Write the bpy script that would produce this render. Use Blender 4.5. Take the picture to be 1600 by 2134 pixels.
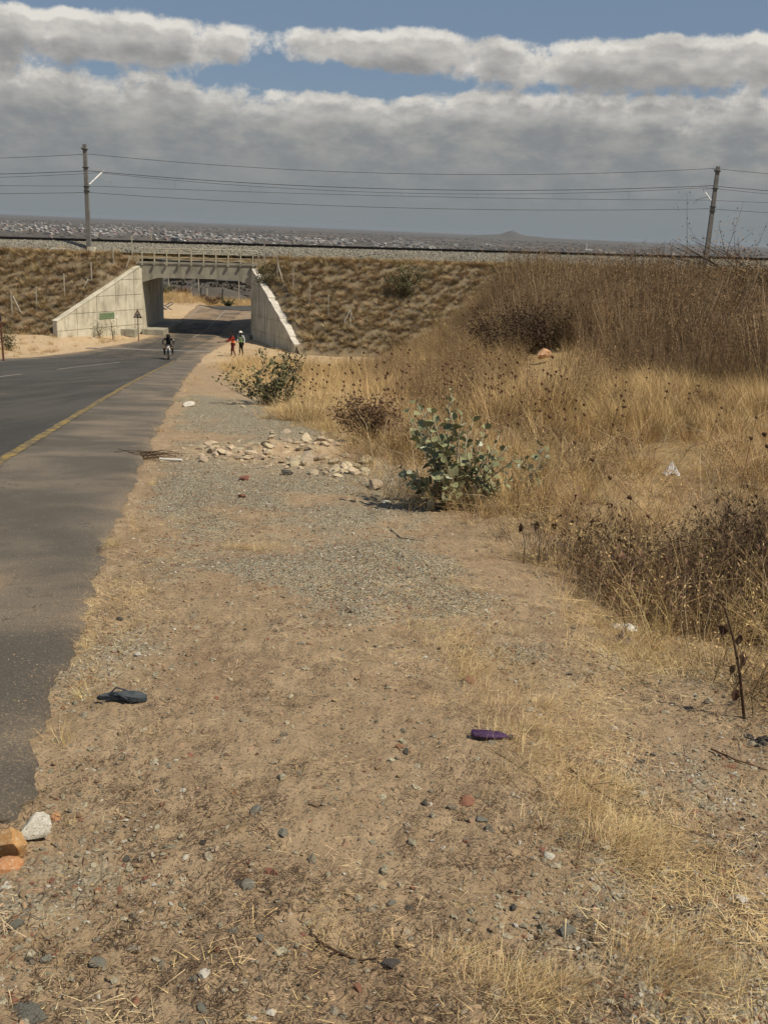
import bpy, bmesh, math, random
import numpy as np
from mathutils import Vector, Matrix, Euler

for o in list(bpy.data.objects): bpy.data.objects.remove(o)
scene = bpy.context.scene
COL = scene.collection
R = math.radians
random.seed(7)
rs = np.random.RandomState(11)

# ------------------------------------------------------------------ camera
F_PX, CX, CY, EYE = 2000.0, 800.0, 1067.0, 1.6
ROLL, PITCH = R(2.5), math.atan(590 / 2000.0)
cp, sp, cr, sr = math.cos(PITCH), math.sin(PITCH), math.cos(ROLL), math.sin(ROLL)
right = Vector((1, 0, 0)); up = Vector((0, sp, cp)); fwd = Vector((0, cp, -sp))
cam = bpy.data.cameras.new('camera'); camo = bpy.data.objects.new('camera', cam); COL.objects.link(camo)
cam.sensor_fit = 'VERTICAL'; cam.angle_y = 2 * math.atan(1067 / F_PX)
cam.clip_start = 0.05; cam.clip_end = 120000
ax = right * cr + up * sr; ay = -right * sr + up * cr; az_ = -fwd
m = Matrix((ax, ay, az_)).transposed().to_4x4(); m.translation = Vector((0, 0, EYE))
camo.matrix_world = m
scene.camera = camo

# ------------------------------------------------------------------ render / exposure
scene.render.engine = 'CYCLES'
scene.view_settings.view_transform = 'Standard'
scene.view_settings.look = 'None'
scene.view_settings.gamma = 1.0
scene.view_settings.exposure = 0.0
scene.view_settings.use_curve_mapping = False
scene.cycles.max_bounces = 3
scene.cycles.transparent_max_bounces = 8
scene.cycles.volume_bounces = 0

HAZE = 3.6e-5
# ------------------------------------------------------------------ sun
SUN_EL, SUN_AZ = R(56), math.atan2(0.88, -0.42)          # azimuth measured from +Y towards +X
sd = Vector((math.sin(SUN_AZ) * math.cos(SUN_EL), math.cos(SUN_AZ) * math.cos(SUN_EL), math.sin(SUN_EL)))
sun = bpy.data.lights.new('sun', 'SUN'); suno = bpy.data.objects.new('sun', sun); COL.objects.link(suno)
sun.energy = 5.0; sun.angle = R(0.55); sun.color = (1.0, 0.885, 0.70)
suno.rotation_euler = sd.to_track_quat('Z', 'Y').to_euler()

# ------------------------------------------------------------------ node helpers
class NT:
    def __init__(s, nt): s.nt = nt; s.n = nt.nodes; s.l = nt.links
    def node(s, t, **k):
        n = s.n.new(t)
        for a, b in k.items(): setattr(n, a, b)
        return n
    def put(s, sock, v):
        if isinstance(v, bpy.types.NodeSocket): s.l.new(v, sock)
        elif v is not None: sock.default_value = v
    def math(s, op, a, b=None, c=None, clamp=False):
        n = s.node('ShaderNodeMath', operation=op, use_clamp=clamp)
        s.put(n.inputs[0], a)
        if b is not None: s.put(n.inputs[1], b)
        if c is not None: s.put(n.inputs[2], c)
        return n.outputs[0]
    def mix(s, f, a, b, blend='MIX'):
        n = s.node('ShaderNodeMix', data_type='RGBA', blend_type=blend)
        s.put(n.inputs[0], f)
        s.put(n.inputs[6], a if isinstance(a, bpy.types.NodeSocket) else (*a[:3], 1))
        s.put(n.inputs[7], b if isinstance(b, bpy.types.NodeSocket) else (*b[:3], 1))
        return n.outputs[2]
    def noise(s, vec, scale, detail=5, rough=0.55, dist=0.0, lac=2.0):
        n = s.node('ShaderNodeTexNoise')
        if vec is not None: s.l.new(vec, n.inputs['Vector'])
        n.inputs['Scale'].default_value = scale; n.inputs['Detail'].default_value = detail
        n.inputs['Roughness'].default_value = rough; n.inputs['Distortion'].default_value = dist
        n.inputs['Lacunarity'].default_value = lac
        return n.outputs[0]
    def step(s, v, a, b):
        n = s.node('ShaderNodeMapRange', interpolation_type='SMOOTHSTEP')
        s.put(n.inputs[0], v); n.inputs[1].default_value = a; n.inputs[2].default_value = b
        return n.outputs[0]
    def attr(s, name): return s.node('ShaderNodeAttribute', attribute_name=name).outputs['Fac']

# ------------------------------------------------------------------ sky with clouds
world = bpy.data.worlds.new('World'); scene.world = world; world.use_nodes = True
world.node_tree.nodes.clear()
world.cycles.sampling_method = 'MANUAL'; world.cycles.sample_map_resolution = 256
W = NT(world.node_tree)
def build_sky():
    tc = W.node('ShaderNodeTexCoord')
    sky = W.node('ShaderNodeTexSky', sky_type='NISHITA'); sky.sun_disc = False
    sky.sun_elevation = SUN_EL; sky.sun_rotation = SUN_AZ
    sky.altitude = 1100; sky.dust_density = 2.0; sky.air_density = 1.0
    skyc = W.node('ShaderNodeVectorMath', operation='SCALE'); W.l.new(sky.outputs[0], skyc.inputs[0]); skyc.inputs[3].default_value = 0.072
    sep = W.node('ShaderNodeSeparateXYZ'); W.l.new(tc.outputs['Generated'], sep.inputs[0])
    x, y, z = sep.outputs
    az = W.math('MULTIPLY', W.math('ARCTAN2', x, y), 57.2958)           # degrees, 0 = straight ahead
    el = W.math('MULTIPLY', W.math('ARCSINE', z), 57.2958)
    def gauss(v, c, w):
        t = W.math('DIVIDE', W.math('SUBTRACT', v, c), w)
        return W.math('EXPONENT', W.math('MULTIPLY', W.math('MULTIPLY', t, t), -1.0))
    def density(el, det):
        # cloud field: bigger puffs high up, flattened bands towards the horizon
        e2 = W.math('MULTIPLY', W.math('LOGARITHM', W.math('ADD', W.math('MAXIMUM', el, -1.0), 2.2), 2.718), 13.0)
        cv = W.node('ShaderNodeCombineXYZ'); W.put(cv.inputs[0], az); W.put(cv.inputs[1], e2); W.put(cv.inputs[2], 1.35)
        v = cv.outputs[0]
        n = W.math('MULTIPLY_ADD', W.noise(v, 0.15, 1, 0.5), 0.75, W.math('MULTIPLY', W.noise(v, 0.50, det, 0.62), 1.05))
        # weather layout: a long cumulus bank near 9 deg, a hole at 7.5 deg, flat layer below, open sky above 11 deg
        b1 = W.step(el, 11.1, 9.5)
        base = W.math('MULTIPLY_ADD', b1, 0.86, -0.58)
        high = W.math('MULTIPLY', W.step(el, 14.0, 24.0), 0.16)
        hole = W.math('MULTIPLY', W.math('MULTIPLY', gauss(el, 7.8, 0.75), gauss(az, -3.4, 5.0)), -0.50)
        hole2 = W.math('ADD', W.math('MULTIPLY', gauss(el, 7.6, 0.5), -0.26), W.math('MULTIPLY', W.math('MULTIPLY', gauss(el, 6.9, 0.6), gauss(az, -17.0, 8.0)), -0.20))
        knob = W.math('MULTIPLY', W.math('MULTIPLY', gauss(el, 11.3, 0.8), gauss(az, -15.2, 2.3)), 0.50)
        low = W.math('MULTIPLY', W.step(el, 6.2, 3.5), 0.25)
        s = base
        for t in (high, hole, hole2, knob, low): s = W.math('ADD', s, t)
        return W.math('ADD', n, s)
    d0 = density(el, 6)
    d1 = density(W.math('ADD', el, 0.45), 4)
    d2 = density(W.math('ADD', el, 1.3), 2)
    cover = W.step(d0, 0.80, 1.04)
    rim = W.math('SUBTRACT', 1.0, W.step(d1, 0.84, 1.10))
    soft = W.math('SUBTRACT', 1.0, W.step(d2, 0.78, 1.30))
    ccv = W.node('ShaderNodeCombineXYZ'); W.put(ccv.inputs[0], az); W.put(ccv.inputs[1], W.math('MULTIPLY', el, 2.2))
    mott = W.noise(ccv.outputs[0], 0.30, 6, 0.62)
    m2 = W.step(mott, 0.30, 0.70)
    lit = W.math('MULTIPLY_ADD', rim, 0.48, W.math("MULTIPLY", soft, 0.44))
    lit = W.math('MULTIPLY', lit, W.math('MULTIPLY_ADD', m2, 0.75, 0.55))
    lit = W.math('ADD', lit, W.math('MULTIPLY', W.step(mott, 0.55, 0.72), 0.10))
    grey = W.mix(m2, (0.265, 0.262, 0.262), (0.380, 0.368, 0.348))
    cloud = W.mix(W.math('MINIMUM', lit, 1.0), grey, (0.76, 0.73, 0.67))
    col = W.mix(W.math('MULTIPLY', cover, 0.97), W.mix(0.55, skyc.outputs[0], (0.20, 0.275, 0.38)), cloud)
    lowg = W.mix(W.step(mott, 0.36, 0.66), (0.215, 0.238, 0.250), (0.315, 0.315, 0.305))
    col = W.mix(W.math('MULTIPLY', W.step(el, 7.2, 4.4), 0.75), col, lowg)
    # veil of grey air towards the horizon
    veil = W.math('SUBTRACT', 1.0, W.step(el, 0.2, 5.0))
    col = W.mix(W.math('MULTIPLY', veil, 0.95), col, (0.222, 0.247, 0.258))
    bg = W.node('ShaderNodeBackground'); W.l.new(col, bg.inputs[0]); bg.inputs[1].default_value = 1.0
    out = W.node('ShaderNodeOutputWorld'); W.l.new(bg.outputs[0], out.inputs[0])
build_sky()

# ------------------------------------------------------------------ numpy noise and terrain
_tab = rs.rand(257, 257)
def vnoise(x, y):
    xi = np.floor(x).astype(int); yi = np.floor(y).astype(int)
    fx = x - xi; fy = y - yi
    fx = fx * fx * (3 - 2 * fx); fy = fy * fy * (3 - 2 * fy)
    xi %= 256; yi %= 256
    a = _tab[xi, yi]; b = _tab[(xi + 1) % 256, yi]; c = _tab[xi, (yi + 1) % 256]; d = _tab[(xi + 1) % 256, (yi + 1) % 256]
    return (a * (1 - fx) + b * fx) * (1 - fy) + (c * (1 - fx) + d * fx) * fy - 0.5
def fbm(x, y, sc, oct=4, g=0.5, seed=0.0):
    x = np.asarray(x, float); y = np.asarray(y, float)
    r = 0; a = 1.0
    for i in range(oct):
        r = r + a * vnoise(x * sc + 17.3 * i + seed, y * sc - 9.1 * i + seed * 1.7)
        sc *= 2.03; a *= g
    return r
def smooth(a, b, t):
    t = np.clip((np.asarray(t, float) - a) / (b - a), 0, 1); return t * t * (3 - 2 * t)
ZY = [-400, -50, 0, 58, 66, 84, 94, 110, 150, 250, 400, 700, 1200, 2300, 6000, 30000]
ZZ = [5, 4, 0, -6.85, -7.6, -7.6, -6.6, -7.3, -10.0, -15.0, -20.5, -30, -40, -52, -54, -55]
def zr(y):
    return (np.interp(y - 2.0, ZY, ZZ) + np.interp(y, ZY, ZZ) + np.interp(y + 2.0, ZY, ZZ)) / 3
FY = [-50, 0, 28, 45, 56, 66, 73]
FZ = [4, 0, -2.3, -2.05, -2.5, -6.2, -7.5]
def bump2(x, y, cx, cy, wx, wy): return np.exp(-((x - cx) / wx) ** 2 - ((y - cy) / wy) ** 2)
def edge_right(y):                      # right edge of the asphalt
    y = np.asarray(y, float)
    e = np.interp(y, [-60, 0, 3, 6, 13, 38, 60, 68, 76, 80, 96], [11.0, -.76, -1.30, -1.92, -3.35, -8.2, -12.1, -13.2, -13.0, -12.9, -12.9])
    return e
def edge_left(y):
    y = np.asarray(y, float)
    return np.interp(y, [-60, 0, 30, 55, 66, 74, 80, 96], [0.0, -11.9, -17.6, -22.4, -22.2, -20.2, -19.2, -19.2])
def road_end(y): return smooth(104, 96, y)
def base_z(x, y):                        # terrain without fine relief
    x = np.asarray(x, float); y = np.asarray(y, float)
    z = zr(y)
    t = smooth(-1.5, 6.5, x) * smooth(5, 18, y) * (y < 73)
    z = z * (1 - t) + np.where(y < 73, np.interp(y, FY, FZ), z) * t
    # left verge rises a little
    z = z + 0.55 * smooth(0, 6, edge_left(y) - x - 0.5) * smooth(20, 50, y) * smooth(90, 76, y)
    # hollow on the right, gravel heap and rubble ridge
    z = z - 0.26 * bump2(x, y, 2.35, 6.3, 0.9, 0.9) + 0.10 * bump2(x, y, -0.9, 9.3, 0.8, 1.3) + (0.20 + .22 * fbm(x, y, 2.2, 3, .6, 4.)) * bump2(x, y, -1.0, 13.4, 1.5, 0.9)
    z = z + 0.14 * bump2(x, y, -1.6, 16.5, 0.6, 0.9)
    # grassy bank beyond the crossing
    z = z + 1.0 * smooth(-17.5, -20, x + 0.35 * (y - 98)) * bump2(0, y, 0, 104, 1, 7)
    return z
def on_road(x, y):
    m_ = smooth(0.03, -0.12, x - edge_right(y)) * smooth(-0.03, 0.12, x - edge_left(y))
    return m_ * (y < 97)
def ground_z(x, y):
    x = np.asarray(x, float); y = np.asarray(y, float)
    r = np.hypot(x, y)
    k = 1 - on_road(x, y)
    z = base_z(x, y)
    z = z + k * (0.10 * fbm(x, y, 0.55, 3, .5, 3.1) * smooth(1, 9, r) + 0.035 * fbm(x, y, 2.3, 3, .5, 8.2) + 0.016 * fbm(x, y, 13.0, 3, .6, 1.2) * smooth(60, 15, r))
    far = smooth(300, 900, y)
    z = z + far * 5 * fbm(x, y, 0.0016, 3) * smooth(4500, 1500, y)
    return z - 0.05 * on_road(x, y)
_Y = np.concatenate([np.geomspace(1.0, 110, 2600), np.geomspace(111, 9000, 1500)])
def ray(px, py):
    u = (px - CX) / F_PX; v = (CY - py) / F_PX
    u2 = u * cr - v * sr; v2 = u * sr + v * cr
    return np.array([u2, cp + v2 * sp, -sp + v2 * cp])
def at(px, py, Y):                       # point at distance Y seen at a photo position
    d = ray(px, py) * 1.0; d = d * (Y / d[1]); return Vector((d[0], Y, d[2] + EYE))
def G(px, py, zf=None):                  # ground point seen at a photo position
    d = ray(px, py); d = d / d[1]
    zz = (zf or ground_z)(d[0] * _Y, _Y)
    h = EYE + d[2] * _Y - zz
    i = np.argmax(h < 0)
    if h[i] >= 0: i = len(_Y) - 1
    Y = float(_Y[i]); return Vector((d[0] * Y, Y, float((zf or ground_z)(d[0] * Y, Y))))
def gz(x, y): return float(ground_z(x, y))

# ------------------------------------------------------------------ materials
def mat(name, c1, c2, scale=6.0, rough=0.9, bump=0.25, rnd=0.25, bscale=None, metal=0.0, c3=None, s3=0.5, t3=(0.5, 0.65), coord='Object', trans=None, stretch=None):
    mt = bpy.data.materials.new(name); mt.use_nodes = True; mt.node_tree.nodes.clear()
    N = NT(mt.node_tree)
    tc = N.node('ShaderNodeTexCoord'); v = tc.outputs[coord]
    if stretch:
        mp = N.node('ShaderNodeMapping'); N.l.new(v, mp.inputs[0]); mp.inputs[3].default_value = stretch; v = mp.outputs[0]
    f = N.step(N.noise(v, scale, 6, 0.6), 0.3, 0.7)
    col = N.mix(f, c1, c2)
    if c3: col = N.mix(N.step(N.noise(v, s3, 5, 0.6), *t3), col, c3)
    if rnd:
        oi = N.node('ShaderNodeObjectInfo')
        hs = N.node('ShaderNodeHueSaturation'); N.l.new(col, hs.inputs['Color'])
        N.put(hs.inputs['Value'], N.math('MULTIPLY_ADD', oi.outputs['Random'], 2 * rnd, 1 - rnd))
        N.put(hs.inputs['Hue'], N.math('MULTIPLY_ADD', N.math('FRACT', N.math('MULTIPLY', oi.outputs['Random'], 7.13)), 0.03, 0.485))
        col = hs.outputs[0]
    bs = N.node('ShaderNodeBsdfPrincipled'); N.put(bs.inputs['Base Color'], col)
    bs.inputs['Roughness'].default_value = rough; bs.inputs['Metallic'].default_value = metal
    bs.inputs['Specular IOR Level'].default_value = 0.3
    if bump:
        b = N.node('ShaderNodeBump'); b.inputs['Strength'].default_value = bump; b.inputs['Distance'].default_value = 0.02
        N.l.new(N.noise(v, bscale or scale * 4, 5, 0.65), b.inputs['Height']); N.l.new(b.outputs[0], bs.inputs['Normal'])
    sh = bs.outputs[0]
    if trans:
        t = N.node('ShaderNodeBsdfTranslucent'); N.put(t.inputs[0], col)
        ms = N.node('ShaderNodeMixShader'); ms.inputs[0].default_value = trans
        N.l.new(sh, ms.inputs[1]); N.l.new(t.outputs[0], ms.inputs[2]); sh = ms.outputs[0]
    o = N.node('ShaderNodeOutputMaterial'); N.l.new(sh, o.inputs[0])
    return mt

def blade_mat(name, col, rnd=0.25, rough=0.8):
    mt = bpy.data.materials.new(name); mt.use_nodes = True; mt.node_tree.nodes.clear(); N = NT(mt.node_tree)
    oi = N.node('ShaderNodeObjectInfo'); hs = N.node('ShaderNodeHueSaturation'); hs.inputs['Color'].default_value = (*col, 1)
    N.put(hs.inputs['Value'], N.math('MULTIPLY_ADD', oi.outputs['Random'], 2 * rnd, 1 - rnd))
    N.put(hs.inputs['Hue'], N.math('MULTIPLY_ADD', N.math('FRACT', N.math('MULTIPLY', oi.outputs['Random'], 7.13)), 0.03, 0.485))
    bs = N.node('ShaderNodeBsdfPrincipled'); N.l.new(hs.outputs[0], bs.inputs['Base Color']); bs.inputs['Roughness'].default_value = rough; bs.inputs['Specular IOR Level'].default_value = 0.25
    o = N.node('ShaderNodeOutputMaterial'); N.l.new(bs.outputs[0], o.inputs[0]); return mt

def ground_material():
    mt = bpy.data.materials.new('dry_ground'); mt.use_nodes = True; mt.node_tree.nodes.clear(); N = NT(mt.node_tree)
    tc = N.node('ShaderNodeTexCoord'); v = tc.outputs['Object']
    gv, st, pale, far = N.attr('gravel'), N.attr('straw'), N.attr('pale'), N.attr('far')
    n_big = N.noise(v, 0.9, 5, 0.6); n_mid = N.noise(v, 6.0, 6, 0.65); n_fine = N.noise(v, 55.0, 5, 0.7); n_grit = N.noise(v, 190.0, 2, 0.6)
    sand = N.mix(N.step(n_mid, 0.3, 0.72), (0.300, 0.216, 0.134), (0.420, 0.312, 0.198))
    sand = N.mix(N.math('MULTIPLY', N.step(n_big, 0.5, 0.68), 0.5), sand, (0.27, 0.178, 0.108))
    sand = N.mix(N.math('MULTIPLY', N.step(n_fine, 0.52, 0.70), 0.6), sand, (0.12, 0.088, 0.060))
    sand = N.mix(N.math('MULTIPLY', N.step(n_grit, 0.54, 0.68), 0.45), sand, (0.42, 0.34, 0.24))
    vs_ = N.node('ShaderNodeTexVoronoi'); vs_.inputs['Scale'].default_value = 130.0; N.l.new(v, vs_.inputs['Vector'])
    sc_ = N.node('ShaderNodeSeparateColor'); N.l.new(vs_.outputs['Color'], sc_.inputs[0])
    sand = N.mix(N.math('MULTIPLY', N.step(sc_.outputs[0], 0.86, 0.90), 0.6), sand, (0.085, 0.072, 0.055))
    # crushed stone: small cells with their own greys
    vo = N.node('ShaderNodeTexVoronoi'); vo.inputs['Scale'].default_value = 62.0; N.l.new(v, vo.inputs['Vector'])
    vo2 = N.node('ShaderNodeTexVoronoi'); vo2.inputs['Scale'].default_value = 24.0; N.l.new(v, vo2.inputs['Vector'])
    bw = N.node('ShaderNodeSeparateColor'); N.l.new(vo.outputs['Color'], bw.inputs[0])
    stone = N.mix(bw.outputs[0], (0.22, 0.198, 0.145), (0.48, 0.44, 0.33))
    stone = N.mix(N.step(vo.outputs['Distance'], 0.55, 0.85), stone, (0.14, 0.115, 0.08))
    gm = N.step(N.math('ADD', gv, N.math('MULTIPLY', N.math('SUBTRACT', n_mid, 0.5), 0.9)), 0.30, 0.72)
    col = N.mix(N.math('MULTIPLY', gm, 0.88), sand, stone)
    straw = N.mix(n_fine, (0.20, 0.135, 0.062), (0.42, 0.30, 0.145))
    col = N.mix(N.math('MULTIPLY', N.step(N.math('ADD', st, N.math('MULTIPLY', N.math('SUBTRACT', n_mid, 0.5), 0.7)), 0.35, 0.85), 0.75), col, straw)
    col = N.mix(N.math('MULTIPLY', pale, N.step(n_mid, 0.25, 0.6)), col, (0.47, 0.36, 0.235))
    # far plain: scrub and bare fields
    fn = N.noise(v, 0.004, 6, 0.6); fn2 = N.noise(v, 0.0012, 3, 0.5)
    farc = N.mix(N.step(fn, 0.38, 0.62), (0.070, 0.063, 0.057), (0.105, 0.090, 0.077))
    farc = N.mix(N.math('MULTIPLY', N.step(fn2, 0.56, 0.66), 0.5), farc, (0.20, 0.15, 0.11))
    col = N.mix(far, col, farc)
    bs = N.node('ShaderNodeBsdfPrincipled'); N.put(bs.inputs['Base Color'], col)
    bs.inputs['Roughness'].default_value = 0.95; bs.inputs['Specular IOR Level'].default_value = 0.15
    h = N.math('ADD', N.math('MULTIPLY', n_fine, 0.7), N.math('MULTIPLY', n_grit, 0.25))
    h = N.math('ADD', h, N.math('MULTIPLY', gm, N.math('SUBTRACT', 1.0, vo.outputs['Distance'])))
    h = N.math('ADD', h, N.math('MULTIPLY', N.math('MULTIPLY', gm, N.math('SUBTRACT', 1.0, vo2.outputs['Distance'])), 0.8))
    b = N.node('ShaderNodeBump'); b.inputs['Strength'].default_value = 1.0; b.inputs['Distance'].default_value = 0.022
    N.l.new(h, b.inputs['Height']); N.l.new(b.outputs[0], bs.inputs['Normal'])
    o = N.node('ShaderNodeOutputMaterial'); N.l.new(bs.outputs[0], o.inputs[0])
    return mt

def asphalt_material():
    mt = bpy.data.materials.new('asphalt'); mt.use_nodes = True; mt.node_tree.nodes.clear(); N = NT(mt.node_tree)
    tc = N.node('ShaderNodeTexCoord'); v = tc.outputs['Object']
    shoulder, dust = N.attr('shoulder'), N.attr('dust')
    mp = N.node('ShaderNodeMapping'); N.l.new(v, mp.inputs[0]); mp.inputs[2].default_value = (0, 0, R(-11)); mp.inputs[3].default_value = (1.6, 0.12, 1)
    streak = N.noise(mp.outputs[0], 1.0, 5, 0.6); big = N.noise(v, 0.7, 6, 0.62, 0.4); fine = N.noise(v, 90, 4, 0.7); chip = N.noise(v, 210, 2, 0.5)
    lane = N.mix(N.step(streak, 0.35, 0.66), (0.036, 0.035, 0.033), (0.066, 0.062, 0.056))
    old = N.mix(N.step(big, 0.35, 0.65), (0.090, 0.078, 0.063), (0.165, 0.142, 0.112))
    col = N.mix(shoulder, lane, old)
    col = N.mix(N.math('MULTIPLY', N.step(fine, 0.50, 0.74), 0.65), col, (0.25, 0.225, 0.18))
    col = N.mix(N.math('MULTIPLY', N.step(chip, 0.55, 0.8), 0.35), col, (0.025, 0.023, 0.022))
    dm = N.step(N.math('ADD', N.math('MULTIPLY_ADD', shoulder, 0.16, dust), N.math('ADD', N.math('MULTIPLY', N.math('SUBTRACT', big, 0.5), 1.7), N.math('MULTIPLY', N.math('SUBTRACT', fine, 0.5), 2.6))), 0.30, 0.85)
    ck = N.node('ShaderNodeTexVoronoi', feature='DISTANCE_TO_EDGE'); ck.inputs['Scale'].default_value = 0.8
    wv = N.node('ShaderNodeVectorMath', operation='MULTIPLY_ADD'); N.l.new(v, wv.inputs[0]); wv.inputs[1].default_value = (1, 1, 0)
    nz = N.node('ShaderNodeTexNoise'); N.l.new(v, nz.inputs['Vector']); nz.inputs['Scale'].default_value = 3.0; nz.inputs['Detail'].default_value = 5
    sc3 = N.node('ShaderNodeVectorMath', operation='SCALE'); N.l.new(nz.outputs['Color'], sc3.inputs[0]); sc3.inputs[3].default_value = 0.7
    N.l.new(sc3.outputs[0], wv.inputs[2]); N.l.new(wv.outputs[0], ck.inputs['Vector'])
    crack = N.math('MULTIPLY', N.step(ck.outputs['Distance'], 0.008, 0.0), N.step(big, 0.50, 0.58))
    col = N.mix(N.math('MULTIPLY', crack, 0.8), col, (0.018, 0.016, 0.015))
    col = N.mix(N.math('MULTIPLY', dm, 0.8), col, (0.30, 0.215, 0.135))
    bs = N.node('ShaderNodeBsdfPrincipled'); N.put(bs.inputs['Base Color'], col)
    bs.inputs['Roughness'].default_value = 0.82; bs.inputs['Specular IOR Level'].default_value = 0.35
    b = N.node('ShaderNodeBump'); b.inputs['Strength'].default_value = 0.9; b.inputs['Distance'].default_value = 0.010
    N.l.new(N.math('ADD', fine, N.math('MULTIPLY', chip, 0.6)), b.inputs['Height']); N.l.new(b.outputs[0], bs.inputs['Normal'])
    o = N.node('ShaderNodeOutputMaterial'); N.l.new(bs.outputs[0], o.inputs[0])
    return mt

def concrete_material(name, c1, c2, stain):
    mt = bpy.data.materials.new(name); mt.use_nodes = True; mt.node_tree.nodes.clear(); N = NT(mt.node_tree)
    tc = N.node('ShaderNodeTexCoord'); v = tc.outputs['Object']
    mp = N.node('ShaderNodeMapping'); N.l.new(v, mp.inputs[0]); mp.inputs[3].default_value = (1.0, 1.0, 0.22)
    a = N.noise(v, 0.9, 6, 0.65); drip = N.noise(mp.outputs[0], 1.8, 6, 0.65); f = N.noise(v, 14, 5, 0.7)
    col = N.mix(N.step(a, 0.33, 0.67), c1, c2)
    col = N.mix(N.math('MULTIPLY', N.step(drip, 0.46, 0.66), 0.62), col, stain)
    col = N.mix(N.math('MULTIPLY', N.step(f, 0.58, 0.75), 0.25), col, stain)
    bs = N.node('ShaderNodeBsdfPrincipled'); N.put(bs.inputs['Base Color'], col); bs.inputs['Roughness'].default_value = 0.9
    b = N.node('ShaderNodeBump'); b.inputs['Strength'].default_value = 0.4; b.inputs['Distance'].default_value = 0.03
    N.l.new(f, b.inputs['Height']); N.l.new(b.outputs[0], bs.inputs['Normal'])
    o = N.node('ShaderNodeOutputMaterial'); N.l.new(bs.outputs[0], o.inputs[0])
    return mt

M_GROUND = ground_material(); M_ASPH = asphalt_material()
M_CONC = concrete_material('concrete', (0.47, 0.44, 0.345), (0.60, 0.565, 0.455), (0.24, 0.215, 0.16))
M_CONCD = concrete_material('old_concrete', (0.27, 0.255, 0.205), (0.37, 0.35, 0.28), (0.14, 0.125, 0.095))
M_COPE = mat('pale_mortar', (0.42, 0.40, 0.35), (0.58, 0.55, 0.49), 3, rnd=0)
M_WHITE = mat('white_paint', (0.55, 0.54, 0.50), (0.70, 0.69, 0.66), 4, 0.6, 0.1, 0)
M_LINEW = mat('worn_white_line', (0.16, 0.15, 0.135), (0.30, 0.285, 0.26), 9, 0.8, 0.1, 0)
M_LINEY = mat('worn_yellow_line', (0.13, 0.10, 0.055), (0.34, 0.24, 0.06), 5, 0.8, 0.1, 0, c3=(0.10, 0.085, 0.06), s3=7, t3=(0.44, 0.56))
M_RAIL = mat('shade_dark_rail_steel', (0.007, 0.006, 0.005), (0.014, 0.011, 0.009), 5, 0.6, 0.1, 0)  # near-black colour carries the shaded side of the rails
M_BALLAST = mat('ballast_stone', (0.17, 0.160, 0.135), (0.33, 0.31, 0.26), 3, 0.95, 0.5, 0.35)
M_BALLBASE = mat('ballast_bed', (0.12, 0.112, 0.092), (0.24, 0.225, 0.19), 5, 0.95, 0.8, 0)
M_MAST = mat('mast_concrete', (0.13, 0.13, 0.125), (0.19, 0.19, 0.18), 2.5, 0.85, 0.1, 0)
M_GALV = mat('galvanised_steel', (0.30, 0.30, 0.29), (0.42, 0.42, 0.41), 5, 0.5, 0.05, 0, metal=0.3)
M_INSUL = mat('white_insulator', (0.62, 0.62, 0.60), (0.75, 0.75, 0.74), 5, 0.35, 0, 0)
M_WIRE = mat('dark_wire', (0.045, 0.05, 0.052), (0.07, 0.075, 0.078), 5, 0.6, 0, 0)
M_DARK = mat('dark_iron', (0.02, 0.02, 0.02), (0.045, 0.043, 0.04), 5, 0.6, 0.1, 0)
M_RAILING = mat('faded_cream_railing', (0.38, 0.35, 0.25), (0.50, 0.46, 0.34), 5, 0.7, 0.1, 0)
M_POST = mat('weathered_concrete_post', (0.30, 0.28, 0.23), (0.42, 0.39, 0.32), 4, 0.9, 0.2, 0.15)
M_EARTH = mat('embankment_earth', (0.145, 0.114, 0.072), (0.225, 0.183, 0.12), 1.6, 0.95, 0.9, 0, bscale=12, c3=(0.11, 0.085, 0.055), s3=0.8)
M_PEB = mat('pebble', (0.17, 0.150, 0.108), (0.36, 0.320, 0.235), 3, 0.9, 0.4, 0.45, bscale=40)
M_PEBT = mat('tan_pebble', (0.22, 0.155, 0.095), (0.36, 0.26, 0.165), 9, 0.9, 0.4, 0.35, bscale=40)
M_ROCKP = mat('pale_rock', (0.36, 0.295, 0.20), (0.52, 0.43, 0.31), 4, 0.9, 0.6, 0.2, bscale=18)
M_ROCKW = mat('white_rock', (0.50, 0.46, 0.38), (0.72, 0.69, 0.62), 6, 0.85, 0.6, 0.05, bscale=26, c3=(0.20, 0.17, 0.13), s3=9, t3=(0.55, 0.68))
M_ROCKO = mat('orange_rock', (0.42, 0.20, 0.075), (0.58, 0.34, 0.16), 7, 0.9, 0.6, 0.1, bscale=26, c3=(0.62, 0.50, 0.36), s3=5, t3=(0.52, 0.7))
M_ROCKG = mat('grey_rock', (0.10, 0.10, 0.085), (0.26, 0.25, 0.21), 9, 0.9, 0.6, 0.2, bscale=40)
M_BRICK = mat('red_brick', (0.17, 0.080, 0.052), (0.30, 0.155, 0.098), 12, 0.9, 0.5, 0.15, bscale=40)
M_GR_GOLD = blade_mat('golden_dry_grass', (0.58, 0.42, 0.2), 0.25)
M_GR_BRN = blade_mat('brown_dry_grass', (0.33, 0.225, 0.11), 0.32)
M_GR_PALE = blade_mat('pale_straw', (0.64, 0.5, 0.29), 0.22)
M_GR_TUFT = blade_mat('embankment_grass', (0.335, 0.258, 0.15), 0.35)
M_STEM_R = blade_mat('russet_weed_stem', (0.235, 0.158, 0.085), 0.38)
M_STEM_P = blade_mat('bleached_stem', (0.42, 0.335, 0.225), 0.2)
M_STEM_D = blade_mat('dark_dead_stem', (0.073, 0.045, 0.027), 0.3)
M_SEED = mat('dry_seed_head', (0.075, 0.040, 0.022), (0.15, 0.085, 0.048), 30, 0.95, 0.3, 0.25)
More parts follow.
